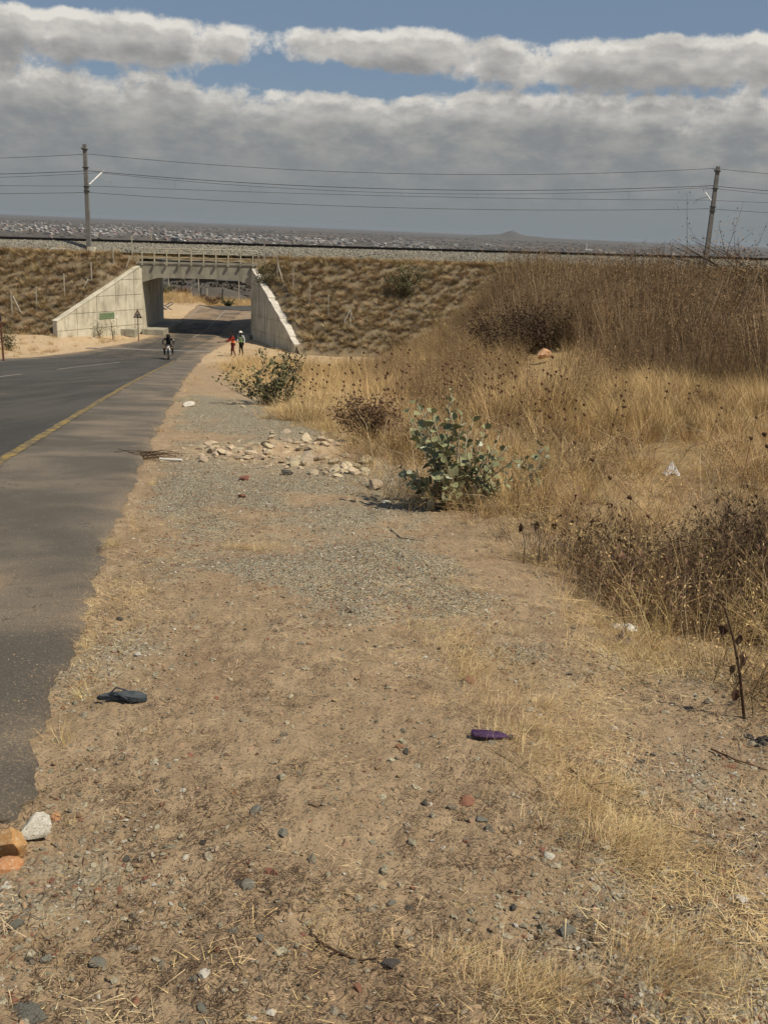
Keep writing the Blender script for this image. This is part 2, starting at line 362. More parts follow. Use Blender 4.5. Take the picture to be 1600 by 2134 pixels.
M_LEAF = mat('grey_green_leaf', (0.145, 0.160, 0.075), (0.285, 0.290, 0.165), 4, 0.5, 0.1, 0.3, trans=0.12)
M_LEAFP = mat('pale_leaf', (0.34, 0.36, 0.27), (0.46, 0.47, 0.37), 4, 0.6, 0.1, 0.15, trans=0.12)
M_LEAFD = blade_mat('olive_leaf', (0.12, 0.125, 0.06), 0.35)
M_LEAFB = blade_mat('russet_leaf', (.155, .095, .058), .3)
M_BARK = mat('pale_bark', (0.26, 0.22, 0.15), (0.38, 0.33, 0.24), 12, 0.9, 0.3, 0)
M_SCRUB = blade_mat('far_scrub', (0.07, 0.062, 0.05), 0.25)
M_HW = mat('far_house_wall', (0.26, 0.235, 0.20), (0.40, 0.37, 0.33), 0.3, 0.8, 0, 0.3)
M_HR = mat('far_tin_roof', (0.22, 0.21, 0.205), (0.40, 0.385, 0.37), 0.2, 0.5, 0, 0.5)
M_HRED = mat('far_red_roof', (0.20, 0.13, 0.11), (0.26, 0.17, 0.14), 0.2, 0.7, 0, 0.3)
M_WIN = mat('dark_window', (0.02, 0.022, 0.025), (0.03, 0.032, 0.036), 1, 0.3, 0, 0)

# ------------------------------------------------------------------ mesh helpers
def tag(o, label=None, cat=None, group=None, kind=None):
    if label: o['label'] = label
    if cat: o['category'] = cat
    if group: o['group'] = group
    if kind: o['kind'] = kind
    return o
def link(name, me, parent=None, loc=None):
    o = bpy.data.objects.new(name, me); COL.objects.link(o)
    if parent is not None: o.parent = parent
    if loc is not None: o.location = loc
    return o
def empty(name, loc=(0, 0, 0), rz=0.0, label=None, cat=None, group=None):
    o = bpy.data.objects.new(name, None); COL.objects.link(o); o.location = loc; o.rotation_euler = (0, 0, rz)
    o.empty_display_size = 0.1
    return tag(o, label, cat, group)
class MB:
    def __init__(s): s.v = []; s.f = []; s.mi = []; s.cur = 0
    def add(s, vs, fs):
        b = len(s.v); s.v += [tuple(p) for p in vs]; s.f += [tuple(i + b for i in f) for f in fs]; s.mi += [s.cur] * len(fs)
    def box(s, c, size, rot=None, taper=1.0):
        hx, hy, hz = size[0] / 2, size[1] / 2, size[2] / 2
        pts = [Vector((x * (taper if z > 0 else 1), y * (taper if z > 0 else 1), z)) for z in (-hz, hz) for x, y in ((-hx, -hy), (hx, -hy), (hx, hy), (-hx, hy))]
        if rot is not None: pts = [rot @ p for p in pts]
        s.add([p + Vector(c) for p in pts], [(3, 2, 1, 0), (4, 5, 6, 7), (0, 1, 5, 4), (1, 2, 6, 5), (2, 3, 7, 6), (3, 0, 4, 7)])
    def tube(s, pts, rad, n=6, cap=True):
        pts = [Vector(p) for p in pts]
        if not hasattr(rad, '__len__'): rad = [rad] * len(pts)
        b = []; ref = None
        for i, p in enumerate(pts):
            d = (pts[min(i + 1, len(pts) - 1)] - pts[max(i - 1, 0)]).normalized()
            if ref is None:
                ref = d.orthogonal().normalized()
            else:
                ref = (ref - d * ref.dot(d)); ref = ref.normalized() if ref.length > 1e-6 else d.orthogonal().normalized()
            q = d.cross(ref)
            b += [p + (ref * math.cos(2 * math.pi * k / n) + q * math.sin(2 * math.pi * k / n)) * rad[i] for k in range(n)]
        fs = []
        for i in range(len(pts) - 1):
            for k in range(n):
                k2 = (k + 1) % n
                fs.append((i * n + k, i * n + k2, (i + 1) * n + k2, (i + 1) * n + k))
        if cap:
            fs.append(tuple(range(n - 1, -1, -1))); fs.append(tuple((len(pts) - 1) * n + k for k in range(n)))
        s.add(b, fs)
    def blade(s, p, d, length, w, bend=0.3, side=None, segs=3):
        p = Vector(p); d = Vector(d).normalized()
        side = Vector(side) if side is not None else d.cross(Vector((0, 0, 1))) if abs(d.z) < .99 else Vector((1, 0, 0))
        if side.length < 1e-5: side = Vector((1, 0, 0))
        side.normalize(); pts = []
        h = Vector((d.x, d.y, 0)); h = h.normalized() if h.length > 1e-4 else Vector((random.uniform(-1, 1), random.uniform(-1, 1), 0)).normalized()
        q = p.copy()
        for i in range(segs + 1):
            t = i / segs
            ww = w * (1 - t * 0.9)
            pts += [q - side * ww / 2, q + side * ww / 2]
            dd = (d + (h * 0.6 - Vector((0, 0, 1))) * bend * t).normalized()
            q = q + dd * length / segs
        s.add(pts, [(2 * i, 2 * i + 1, 2 * i + 3, 2 * i + 2) for i in range(segs)])
    def prism(s, poly, y0, y1):            # polygon in XZ extruded along Y
        n = len(poly)
        s.add([(p[0], y0, p[1]) for p in poly] + [(p[0], y1, p[1]) for p in poly],
              [tuple(range(n)), tuple(range(2 * n - 1, n - 1, -1))] + [((i + 1) % n, i, n + i, n + (i + 1) % n) for i in range(n)])
    def mesh(s, name, mats, smooth_=False):
        me = bpy.data.meshes.new(name); me.from_pydata(s.v, [], s.f); me.update()
        for mt in (mats if isinstance(mats, (list, tuple)) else [mats]): me.materials.append(mt)
        if s.mi and max(s.mi) > 0: me.polygons.foreach_set('material_index', s.mi)
        if smooth_: me.polygons.foreach_set('use_smooth', [True] * len(me.polygons))
        return me
    def build(s, name, mats, parent=None, smooth_=False, loc=None):
        return link(name, s.mesh(name, mats, smooth_), parent, loc)

def grid_mesh(name, X, Y, Z, m_, attrs=None, wrap=False):
    nr, nc = X.shape
    me = bpy.data.meshes.new(name)
    co = np.stack([X, Y, Z], -1).reshape(-1, 3).astype(np.float32)
    i, j = np.meshgrid(np.arange(nr - 1), np.arange(nc if wrap else nc - 1), indexing='ij')
    j2 = (j + 1) % nc
    a = i * nc + j; b = i * nc + j2; c = (i + 1) * nc + j2; d = (i + 1) * nc + j
    q = np.stack([a, b, c, d], -1).reshape(-1, 4).astype(np.int32)
    me.vertices.add(len(co)); me.vertices.foreach_set('co', co.ravel())
    me.loops.add(q.size); me.loops.foreach_set('vertex_index', q.ravel())
    me.polygons.add(len(q)); me.polygons.foreach_set('loop_start', np.arange(0, q.size, 4, dtype=np.int32))
    me.polygons.foreach_set('loop_total', np.full(len(q), 4, np.int32))
    me.polygons.foreach_set('use_smooth', np.ones(len(q), bool))
    me.update(calc_edges=True); me.materials.append(m_)
    for k, v in (attrs or {}).items():
        at_ = me.attributes.new(k, 'FLOAT', 'POINT'); at_.data.foreach_set('value', v.ravel().astype(np.float32))
    return me

# ------------------------------------------------------------------ THE GROUND: one sheet out to the horizon
def masks(x, y):
    r = np.hypot(x, y)
    er = edge_right(y)
    n = fbm(x, y, 0.8, 4, .55, 21.0); n2 = fbm(x, y, 2.6, 3, .5, 5.0)
    verge = smooth(-0.2, 0.6, x - er)
    # grey crushed stone: the heap strip in the middle distance, the lower right corner, patches by the asphalt
    g = 0.95 * smooth(5.0, 6.6, y) * smooth(34, 24, y) * smooth(1.2, 0.3, x + 0.06 * (y - 6)) * verge
    g = np.maximum(g, 0.72 * smooth(0.1, 0.9, x) * smooth(5.4, 4.4, y))
    g = np.maximum(g, 0.85 * bump2(x, y, -1.35, 4.6, 0.45, 0.8))
    g = np.maximum(g, 0.55 * bump2(x, y, -0.95, 2.5, 0.4, 0.35))
    g = np.maximum(g, 0.9 * bump2(x, y, 2.9, 5.2, 0.7, 0.5))
    g = np.clip(g + 0.9 * n + 0.3 * n2 - 0.12, 0, 1)
    g = g * smooth(60, 34, y) * (1 - .95 * np.clip(1.3 * bump2(x, y, -1.0, 13.5, 1.7, 1.2), 0, 1))
    st = 0.8 * smooth(0.9, 1.8, x + 0.4 * n) * smooth(70, 60, y)
    st = np.maximum(st, 0.75 * bump2(x, y, -1.9 + 0 * x, 5.3, 0.35, 0.6))
    st = np.maximum(st, smooth(0.0, 1.0, x - er + 2 * n) * smooth(13, 20, y) * smooth(-2.6, -1.2, x + 0.1 * (y - 20)) * 0.9 * smooth(70, 62, y))
    st = np.clip(st + 0.5 * n, 0, 1)
    st = np.maximum(st, 0.6 * smooth(94, 98, y) * smooth(160, 130, y))
    pale = 0.95 * smooth(58, 66, y) * smooth(98, 95, y) * smooth(2, -3, x)
    pale = np.maximum(pale, 0.85 * smooth(0.4, -1.5, x - edge_left(y)) * smooth(25, 40, y) * smooth(98, 95, y))
    pale = np.maximum(pale, 1.0 * bump2(x, y, -1.0, 13.4, 2.0, 1.5))
    pale = np.maximum(pale, 0.5 * bump2(x, y, 2.6, 7.2, 1.0, 0.6))
    pale = np.clip(pale + 0.7 * n, 0, 1) * (pale > 0.03)
    st = st * (1 - pale * 0.8)
    far = smooth(110, 200, r)
    return dict(gravel=g, straw=st, pale=pale, far=far)
rr = np.concatenate([np.geomspace(0.35, 115, 700), np.geomspace(120, 29000, 90)])
aa = np.concatenate([np.linspace(-36, 38, 500), np.linspace(38, 324, 62)[1:-1]])
RR, AA = np.meshgrid(rr, np.radians(aa), indexing='ij')
GX, GY = RR * np.sin(AA), RR * np.cos(AA)
GZ = ground_z(GX, GY)
mk = masks(GX, GY)
kr = 1 - on_road(GX, GY)
GZ = GZ + kr * smooth(40, 10, RR) * (0.008 * fbm(GX, GY, 38.0, 2, .6, 2.0) + mk['gravel'] * 0.010 * fbm(GX, GY, 62.0, 2, .6, 9.0))
tag(link('ground', grid_mesh('ground', GX, GY, GZ, M_GROUND, mk, wrap=True)), 'dry sandy ground with grey gravel patches and straw', None, None, 'structure')
# small disc closing the sheet under the camera
X0, Y0 = np.meshgrid(np.linspace(-0.36, 0.36, 9), np.linspace(-0.36, 0.36, 9)); 
tag(link('ground_patch', grid_mesh('ground_patch', X0, Y0, base_z(X0, Y0) - 0.05, M_GROUND, masks(X0, Y0))), None, None, None, 'structure')

# ------------------------------------------------------------------ ROAD
def build_road():
    ys = np.concatenate([np.linspace(-30, 0.4, 60)[:-1], np.geomspace(0.4 + 1, 97 + 1, 900) - 1])
    ts = np.linspace(0, 1, 61) ** 1.0
    ts = np.concatenate([ts * 0.80, 0.80 + np.linspace(0, 1, 60)[1:] * 0.20])
    YY, TT = np.meshgrid(ys, ts, indexing='ij')
    el, er = edge_left(YY), edge_right(YY)
    er = er + (0.13 * fbm(YY, YY * 0 + 3, 1.3, 4, .6) + 0.05 * fbm(YY, YY * 0, 9, 3, .6)) * smooth(90, 60, YY) + 0.05
    el = el + 0.35 * fbm(YY, YY * 0 + 7, 0.35, 3, .6)
    XX = el + (er - el) * TT
    w = er - el
    de = np.minimum(TT, 1 - TT) * w
    z = base_z(XX, YY) + 0.015 + 0.02 * np.minimum(de / 0.10, 1) - 0.10 * smooth(0.012, 0.0, de)
    z = z + 0.006 * fbm(XX, YY, 1.1, 3)
    dR = (1 - TT) * w; dL = TT * w
    sh = smooth(1.75, 1.55, dR) + smooth(1.6, 1.2, dL) * 0.6
    n = fbm(XX, YY, 0.6, 4, .55, 2.2)
    dust = 0.10 * smooth(0.5, 0.0, dR) + 0.5 * smooth(1.0, 0.0, dL) + 0.9 * smooth(7.5, 2.5, YY) * smooth(1.9, 0.3, dR) * 0.12 + 0.30 * smooth(62, 70, YY) + 0.30 * smooth(80, 86, YY) + 0.10 * smooth(0.3, 0.0, dR)
    dust = dust + 0.55 * bump2(XX, YY, -2.55, 5.6, 0.22, 0.3) + 0.5 * bump2(XX, YY, -3.4, 7.2, 0.5, 0.35)
    return tag(link('road', grid_mesh('road', XX, YY, z, M_ASPH, dict(shoulder=np.clip(sh, 0, 1), dust=np.clip(dust + 0.25 * n, 0, 1.2)))), 'asphalt road running down to the railway underpass', None, None, 'structure')
build_road()
def ribbon(name, pts, w, m_, zoff=0.006, n=300, ragged=0.15, gaps=None, zf=base_z):
    pts = np.array(pts, float); yy = np.geomspace(max(pts[0, 1], .3) + 1, pts[-1, 1] + 1, n) - 1
    xx = np.interp(yy, pts[:, 1], pts[:, 0])
    for _ in range(3): xx[1:-1] = (xx[:-2] + xx[1:-1] * 2 + xx[2:]) / 4
    mb = MB(); last = None
    for i in range(n):
        if gaps and gaps(yy[i]): last = None; continue
        wl = w * (1 + ragged * (random.random() - .5))
        row = []
        for s_ in (-.5, .5):
            X = xx[i] + s_ * wl; row.append((X, yy[i], float(zf(X, yy[i])) + 0.035 + 0.006 * float(fbm(X, yy[i], 1.1, 3)) + zoff))
        b = len(mb.v); mb.v += row
        if last is not None: mb.f.append((last, last + 1, b + 1, b)); mb.mi.append(0)
        last = b
    return mb.build(name, m_)
yl = [(edge_right(y) - 1.68 + 0.0 * y, y) for y in (2, 6, 11, 20, 32, 45, 58, 63)] 
tag(ribbon('edge_line', yl, 0.14, M_LINEY, ragged=0.35), 'worn yellow painted line along the right shoulder', None, None, 'structure')
wl_ = [(-9.9, 16), (-13.3, 32), (-15.0, 45), (-16.3, 58), (-16.6, 66), (-16.3, 74), (-16.1, 84), (-16.1, 96)]
tag(ribbon('centre_line', wl_, 0.12, M_LINEW, gaps=lambda y: (36 < y < 42) or (58 < y < 79)), 'faded white centre line of the road', None, None, 'structure')
tag(ribbon('left_edge_line', [(-18.6, 84), (-18.6, 96)], 0.10, M_LINEW, n=30), 'thin white line on the left side beyond the underpass', None, None, 'structure')
tag(ribbon('right_edge_line', [(-13.6, 80), (-13.6, 96)], 0.08, M_LINEW, n=30), 'thin white line on the right side beyond the underpass', None, None, 'structure')
# pale band of dust where an old joint crosses the road in front of the underpass
mb = MB()
for i in range(41):
    X = -22 + i * 0.24
    for dy in (0, .35):
        Yv = 69.5 + dy + 0.02 * i; mb.v.append((X, Yv, float(base_z(X, Yv)) + 0.048))
mb.f = [(2 * i, 2 * i + 2, 2 * i + 3, 2 * i + 1) for i in range(40)]; mb.mi = [0] * 40
tag(mb.build('road_joint', M_LINEW), 'pale worn joint crossing the road before the underpass', None, None, 'structure')
# side road leaving to the right beyond the crest
cl = [(-16.0, 95.5), (-15.4, 99), (-13.9, 104), (-11.0, 110), (-6, 117), (4, 127), (22, 138)]
mb = MB()
for i in range(len(cl)):
    p = Vector((*cl[i], 0)); a = Vector((*cl[max(i - 1, 0)], 0)); b = Vector((*cl[min(i + 1, len(cl) - 1)], 0)); d = (b - a).normalized(); nrm = Vector((d.y, -d.x, 0))
    for s_ in (-3.2, -1, 1, 3.2):
        q = p + nrm * s_; mb.v.append((q.x, q.y, float(base_z(q.x, q.y)) + 0.07))
for i in range(len(cl) - 1):
    for k in range(3): mb.f.append((4 * i + k, 4 * i + k + 1, 4 * i + k + 5, 4 * i + k + 4)); mb.mi.append(0)
tag(mb.build('side_road', M_ASPH), 'road continuing to the right beyond the crest', None, None, 'structure')

# ------------------------------------------------------------------ RAILWAY EMBANKMENT
XL, XR, YF, YB = -20.45, -11.6, 80.0, 87.2        # opening of the underpass
def zs(x): return -0.78 + 0.0150 * np.asarray(x, float)
def wing_off(y):
    y = np.asarray(y, float); return np.maximum(0, np.maximum((YF - y), (y - YB))) * (4.4 / 8.0)
def smooth_lin(a, b, t): return np.clip((np.asarray(t, float) - a) / (b - a), 0, 1)
def emb_z(x, y):                                   # grass slope towards the viewer (and away behind)
    x = np.asarray(x, float); y = np.asarray(y, float)
    n = 0.12 * fbm(x, y, 0.5, 3) + 0.07 * fbm(x, y, 3.5, 2)
    near = -7.75 + (zs(x) - 0.25 + 7.75) * smooth_lin(71.2, 79.6, y)
    back = -8.6 + (zs(x) - 0.25 + 8.6) * smooth_lin(95.6, 87.5, y)
    bridge = smooth(3.0, 0.5, np.maximum(XL - x, x - XR))
    z = np.minimum(near, back) + n * smooth(81, 79.5, y)
    dw = np.maximum(XL - wing_off(y) - x, x - XR - wing_off(y))
    wt = np.where(x < -15, -2.18 - 3.87 * smooth_lin(80, 72, y), -2.05 - 4.95 * smooth_lin(80, 72, y)) - .06
    z = np.where((y < 80.9), np.minimum(z, wt + 0.55 * np.maximum(dw - .45, 0)), z)
    return z
def smooth_lin(a, b, t): return np.clip((np.asarray(t, float) - a) / (b - a), 0, 1)
def wing_off(y):
    y = np.asarray(y, float); return np.maximum(0, np.maximum((YF - y), (y - YB))) * (4.4 / 8.0)
for side in (-1, 1):
    ys = np.concatenate([np.linspace(70.8, 82.6, 64), np.linspace(83, 95.8, 24)])
    t = np.linspace(0, 1, 360) ** 1.7
    YY, TT = np.meshgrid(ys, t, indexing='ij')
    x0 = (XL - 0.16 - wing_off(YY)) if side < 0 else (XR + 0.16 + wing_off(YY))
    XX = x0 + side * TT * 180
    if side > 0: YYo, XXo = YY, XX
    tag(link('embankment', grid_mesh('embankment', XX if side > 0 else XX[:, ::-1], YY, emb_z(XX if side > 0 else XX[:, ::-1], YY), M_EARTH)),
        'grassy railway embankment %s the underpass' % ('left of' if side < 0 else 'right of'), None, None, 'structure')
# earth carried over the deck
XX, YY = np.meshgrid(np.linspace(XL - 0.3, XR + 0.3, 60), np.linspace(YF + 0.75, YB, 30))
tag(link('deck_fill', grid_mesh('deck_fill', XX, YY, np.minimum(zs(XX) - 0.05, -1.55 + 0.5 * (YY - YF - .75) + 0.10 * fbm(XX, YY, 1.5, 3)), M_EARTH)), 'dry earth strip behind the bridge railing', None, None, 'structure')
# ballast bed
xs = np.linspace(-190, 190, 900); prof = np.array([(81.1, -0.06), (81.7, 0.30), (82.4, 0.60), (82.5, 0.64), (85.4, 0.64), (86.8, -0.15)])
XX, II = np.meshgrid(xs, np.arange(len(prof)), indexing='ij')
YY = prof[II, 0] + 0.08 * fbm(XX, II * 5.0, 1.2, 3); ZZ2 = zs(XX) + prof[II, 1] + 0.05 * fbm(XX, II * 3.0, 2.0, 3)
tag(link('ballast_bed', grid_mesh('ballast_bed', XX, YY, ZZ2, M_BALLBASE)), 'grey stone ballast bed under the railway track', None, None, 'structure')
# the track
trk = empty('railway_track', (0, 84.7, -0.1), 0, 'single railway track with rails coloured dark as in shade on grey ballast, crossing the whole picture', 'railway track')
for yy in (82.85, 84.3):
    mb = MB()
    for (w_, z0, z1) in ((0.17, 0.0, 0.03), (0.06, 0.03, 0.14), (0.09, 0.14, 0.19)):
        a = [(-190, yy - w_ / 2), (190, yy - w_ / 2), (190, yy + w_ / 2), (-190, yy + w_ / 2)]
        vs = [(p[0], p[1], float(zs(p[0])) + 0.70 + z0) for p in a] + [(p[0], p[1], float(zs(p[0])) + 0.70 + z1) for p in a]
        mb.add(vs, [(3, 2, 1, 0), (4, 5, 6, 7), (0, 1, 5, 4), (1, 2, 6, 5), (2, 3, 7, 6), (3, 0, 4, 7)])
    o = mb.build('rail', M_RAIL, trk); o.location = -trk.location
mb = MB()
for i in range(-300, 301):
    x = i * 0.6; mb.box((x, 83.57, float(zs(x)) + 0.62), (0.24, 2.5, 0.16))
o = mb.build('sleepers', M_CONCD, trk); o.location = -trk.location; o['kind'] = 'stuff'

# ------------------------------------------------------------------ UNDERPASS
up_ = empty('underpass', ((XL + XR) / 2, YF, -7.6), 0, 'concrete box underpass with sloping wing walls carrying the railway over the road', 'underpass')
UL = -up_.location
def upart(name, mb, m_, **k):
    o = mb.build(name, m_, up_, **k); o.location = UL; return o
dz = lambda x: 0.0225 * (x - XL)                   # the deck rises slightly to the right
mb = MB()                                          # deck with chamfered haunches
zt0, zt1 = -1.90, -1.90 + dz(XR)
mb.prism([(XL - .35, zt0 - .95), (XL - .35, zt0), (XR + .35, zt1), (XR + .35, zt1 - 1.3), (XR, zt1 - 1.66), (XR - 1.15, zt1 - 1.18), (XL + 1.25, zt0 - 1.10), (XL, zt0 - 1.50), (XL - .35, zt0 - 1.5)][::-1], YF, YB)
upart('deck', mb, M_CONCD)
mb = MB(); mb.prism([(XL - .45, zt0 - .02), (XL - .45, zt0 + .12), (XR + .45, zt1 + .12), (XR + .45, zt1 - .02)][::-1], YF - 0.06, YF + 0.55)
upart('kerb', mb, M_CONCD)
for x0, x1 in ((XL - .6, XL), (XR, XR + .6)):      # abutment walls
    mb = MB(); z1 = zt0 - 1.5 if x0 < -15 else zt1 - 1.66
    mb.box(((x0 + x1) / 2, (YF + YB) / 2, (z1 - 8.2) / 2), (x1 - x0, YB - YF - 0.006, z1 + 8.2 - 0.006))
    upart('abutment_wall', mb, M_CONC)
def wing(side, back=False):
    # wall in its own plane: s along the wall 0..L, z height
    x0 = XL if side < 0 else XR
    y0 = YB if back else YF
    dirv = Vector((side * 4.4, (8.0 if back else -8.0), 0)); L = dirv.length; dirv.normalize()
    nrm = Vector((-dirv.y, dirv.x, 0)); 
    if nrm.x * side > 0: nrm = -nrm               # faces the road
    zt = -2.18 if side < 0 else -2.05
    ze = -6.05 if side < 0 else -7.0
    T = 0.45
    P0 = Vector((x0, y0, 0))
    poly = [(0, -8.3), (0, zt), (0.25, zt), (L, ze), (L, -8.3)]
    def face(pl, a, b, name, m_, parent=None):
        mb = MB(); n = len(pl)
        pa = [P0 + dirv * s + nrm * a + Vector((0, 0, z)) for s, z in pl]; pb = [P0 + dirv * s + nrm * b + Vector((0, 0, z)) for s, z in pl]
        f = [tuple(range(n)), tuple(range(2 * n - 1, n - 1, -1))] + [((i + 1) % n, i, n + i, n + (i + 1) % n) for i in range(n)]
        mb.add(pa + pb, f)
        me = mb.mesh(name, m_); bm = bmesh.new(); bm.from_mesh(me); bmesh.ops.recalc_face_normals(bm, faces=bm.faces); bm.to_mesh(me); bm.free()
        o = link(name, me, parent or up_); o.location = UL if parent is None else (0, 0, 0)
        return o
    w = face(poly, -0.03, -T, 'wing_wall', M_CONC if side < 0 or True else M_CONCD)
    if not back:
        # cast panels, proud of the wall with recessed joints
        def top(s): return zt if s < .25 else zt + (ze - zt) * (s - .25) / (L - .25)
        s_edges = [0.0, 1.0, 3.05, 5.1, 7.15, L]
        z_edges = [-8.3, -6.75, -5.55, -4.35, -3.15, -1.9]
        for i in range(len(s_edges) - 1):
            for j in range(len(z_edges) - 1):
                a, b = s_edges[i] + .03, s_edges[i + 1] - .03; c, d = z_edges[j] + .025, z_edges[j + 1] - .025
                ta, tb = top(a) - .02, top(b) - .02
                if c >= ta - .05: continue
                pl = [(a, c)]
                if ta <= d: pl.append((a, ta))
                else:
                    pl.append((a, d))
                    if tb < d:
                        sc_ = a + (b - a) * (ta - d) / (ta - tb); pl.append((sc_, d))
                if tb >= d: pl.append((b, d))
                elif tb > c: pl.append((b, tb))
                if tb > c: pl.append((b, c))
                else: pl.append((a + (b - a) * (ta - c) / (ta - tb), c))
                if len(pl) > 2: face(pl, 0.0 + random.uniform(0, .012), -0.029, 'panel', M_CONC, w)
    # coping strip along the sloping top
    mb = MB(); steps = 22
    for k in range(steps):
        s0 = 0.25 + (L - .25) * k / steps; s1 = 0.25 + (L - .25) * (k + 1) / steps
        z0 = zt + (ze - zt) * k / steps; z1 = zt + (ze - zt) * (k + 1) / steps
        wj = random.uniform(-.02, .06) if side > 0 else 0
        a = P0 + dirv * s0; b = P0 + dirv * s1
        h = 0.07 + (random.uniform(0, .10) if side > 0 else 0)
        pts = []
        for (q, z) in ((a, z0), (b, z1)):
            for (nn, zz) in ((0.04, 0.002), (0.04, h), (-T - 0.05 - wj, h), (-T - 0.05 - wj, 0.002)):
                pts.append(q + nrm * nn + Vector((0, 0, z + zz)))
        mb.add(pts, [(0, 1, 5, 4), (1, 2, 6, 5), (2, 3, 7, 6), (3, 0, 4, 7), (0, 3, 2, 1), (4, 5, 6, 7)])
    c = mb.build('coping', M_COPE if side > 0 else M_CONC, up_); c.location = UL
    return w, P0, dirv, nrm, L
wl, P0l, dl, nl, Ll = wing(-1); wing(1); wing(-1, True); wing(1, True)
# green painted notice on the left wing wall
mb = MB(); a0 = P0l + dl * 3.55
def wp(s, z, off): return P0l + dl * s + nl * off + Vector((0, 0, z))
mb.add([wp(4.9, -6.15, .012), wp(3.25, -6.15, .012), wp(3.25, -5.62, .012), wp(4.9, -5.62, .012)], [(0, 1, 2, 3)])
M_GREENP = mat('faded_green_paint', (0.10, 0.16, 0.07), (0.22, 0.27, 0.15), 9, 0.9, 0.1, 0, c3=(0.30, 0.30, 0.22), s3=14, t3=(0.5, 0.56))
n_ = mb.build('notice', M_GREENP, wl); n_['label'] = 'small faded green painted notice'
mb = MB()
M_GREENL = mat('green_lettering', (0.045, 0.12, 0.05), (0.06, 0.15, 0.06), 9, 0.9, 0.1, 0)
for row in range(3):                               # illegible rows of strokes
    s = 3.33
    while s < 4.78:
        w_ = random.uniform(.05, .11); z = -5.72 - row * .16
        mb.add([wp(s + w_, z - .10, .016), wp(s, z - .10, .016), wp(s, z, .016), wp(s + w_, z, .016)], [(0, 1, 2, 3)]); s += w_ + random.uniform(.03, .06)
mb.build('lettering', M_GREENL, n_)['kind'] = 'stuff'
mb = MB(); mb.add([wp(3.12, -6.12, .012), wp(2.86, -6.12, .012), wp(2.86, -5.86, .012), wp(3.12, -5.86, .012)], [(0, 1, 2, 3)])
mb.build('white_patch', M_WHITE, wl)
# raised walkways inside the underpass
for x0, x1, zt_ in ((XL + .003, XL + 1.75, -7.12), (XR - 1.05, XR - .003, -7.25)):
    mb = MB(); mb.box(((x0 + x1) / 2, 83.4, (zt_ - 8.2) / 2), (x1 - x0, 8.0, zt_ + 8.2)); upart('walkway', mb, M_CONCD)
mb = MB(); mb.box((XL - 0.9, 78.2, -7.35), (1.5, 1.0, 0.7)); mb.box((XL - 0.6, 77.68, -7.33), (0.55, 0.05, 0.42))
o = tag(mb.build('drain_box', [M_CONCD]), 'low concrete drain box at the foot of the left wing wall', 'drain box')
# guard railing on the deck
rl = empty('bridge_railing', (XL, YF, -1.8), 0, 'cream pipe railing with nine posts along the top of the underpass', 'railing')
RLL = -rl.location
zk = lambda x: zt0 + .12 + dz(x)
px_ = np.linspace(XL + .05, XR + .15, 10)
for x in px_:
    mb = MB(); mb.box((x, YF - .02, zk(x) + .50), (.09, .09, 1.02)); o = mb.build('post', M_RAILING, rl); o.location = RLL
    mb = MB(); mb.box((x, YF - .14, zk(x) - .16), (.16, .12, .18)); o = mb.build('bracket', M_CONCD, rl); o.location = RLL
for h in (.36, .68):
    mb = MB(); mb.tube([(px_[0], YF - .02, zk(px_[0]) + h), (px_[-1], YF - .02, zk(px_[-1]) + h)], .028, 6); o = mb.build('rail', M_RAILING, rl); o.location = RLL
mb = MB(); pe = px_[-1]
mb.tube([(px_[0] - .4, YF + .25, zk(px_[0]) + 1.12), (px_[0], YF - .02, zk(px_[0]) + 1.04), (pe + .1, YF - .02, zk(pe) + 1.04), (pe + .36, YF - .02, zk(pe) + .93), (pe + .42, YF - .02, zk(pe) + .7), (pe + .42, YF - .02, zk(pe) + .05)], .035, 6)
o = mb.build('top_rail', M_RAILING, rl, smooth_=True); o.location = RLL

# ------------------------------------------------------------------ fences down the embankment slope
def E_(px, py): return G(px, py, lambda x, y: np.where((y > 71) & (y < 83), emb_z(x, y), ground_z(x, y)))
def fence(name, label, posts, braces):
    root = empty(name, E_(posts[0][0], posts[0][2]), 0, label, 'fence'); RL = -root.location; tops = []
    for (px, t, b) in posts:
        p = E_(px, b); d = (proj_depth(p)) / F_PX; h = (b - t) * d * 1.02
        mb = MB(); mb.box((p.x, p.y, p.z + h / 2 - .15), (.075, .075, h + .3)); o = mb.build('post', M_POST, root); o.location = RL; tops.append((p, h))
    for (a, b) in braces:
        pb = E_(*b); ta = at(a[0], a[1], pb.y + .25)
        mb = MB(); mb.tube([pb - Vector((0, 0, .1)), ta], .05, 5); o = mb.build('brace', M_POST, root); o.location = RL
    for k in (.35, .65, .95):
        mb = MB(); mb.tube([p + Vector((0, 0, h * k)) for p, h in tops], .004, 3); o = mb.build('wire', M_WIRE, root); o.location = RL
def proj_depth(p): return p.y * cp - (p.z - EYE) * sp
fence('embankment_fence', 'thin concrete post fence stepping down the slope left of the underpass', [(276, 494, 533), (237, 527, 552), (192, 550, 592), (136, 574, 622), (78, 600, 645), (27, 615, 662)],
      [((271, 536), (261, 561)), ((184.5, 581), (172, 604)), ((28, 617), (47, 657))])
fence('embankment_fence', 'thin concrete post fence stepping down the slope right of the underpass', [(551, 512, 557), (578, 540, 584), (611, 562, 610), (645, 591, 636), (684, 619, 662), (730, 645, 686)],
      [((579, 549), (592, 594)), ((730, 645), (712, 682)), ((730, 645), (738, 668))])
for (px, t, b, lab) in ((315.6, 499, 516, 'lone white marker post beside the track behind the railing'),):
    p = at(px, b, 86.2); q = at(px, t, 86.2); mb = MB(); mb.box((p + q) / 2, (.1, .1, (q - p).length + 1.0)); tag(mb.build('marker_post', M_POST), lab, 'post')
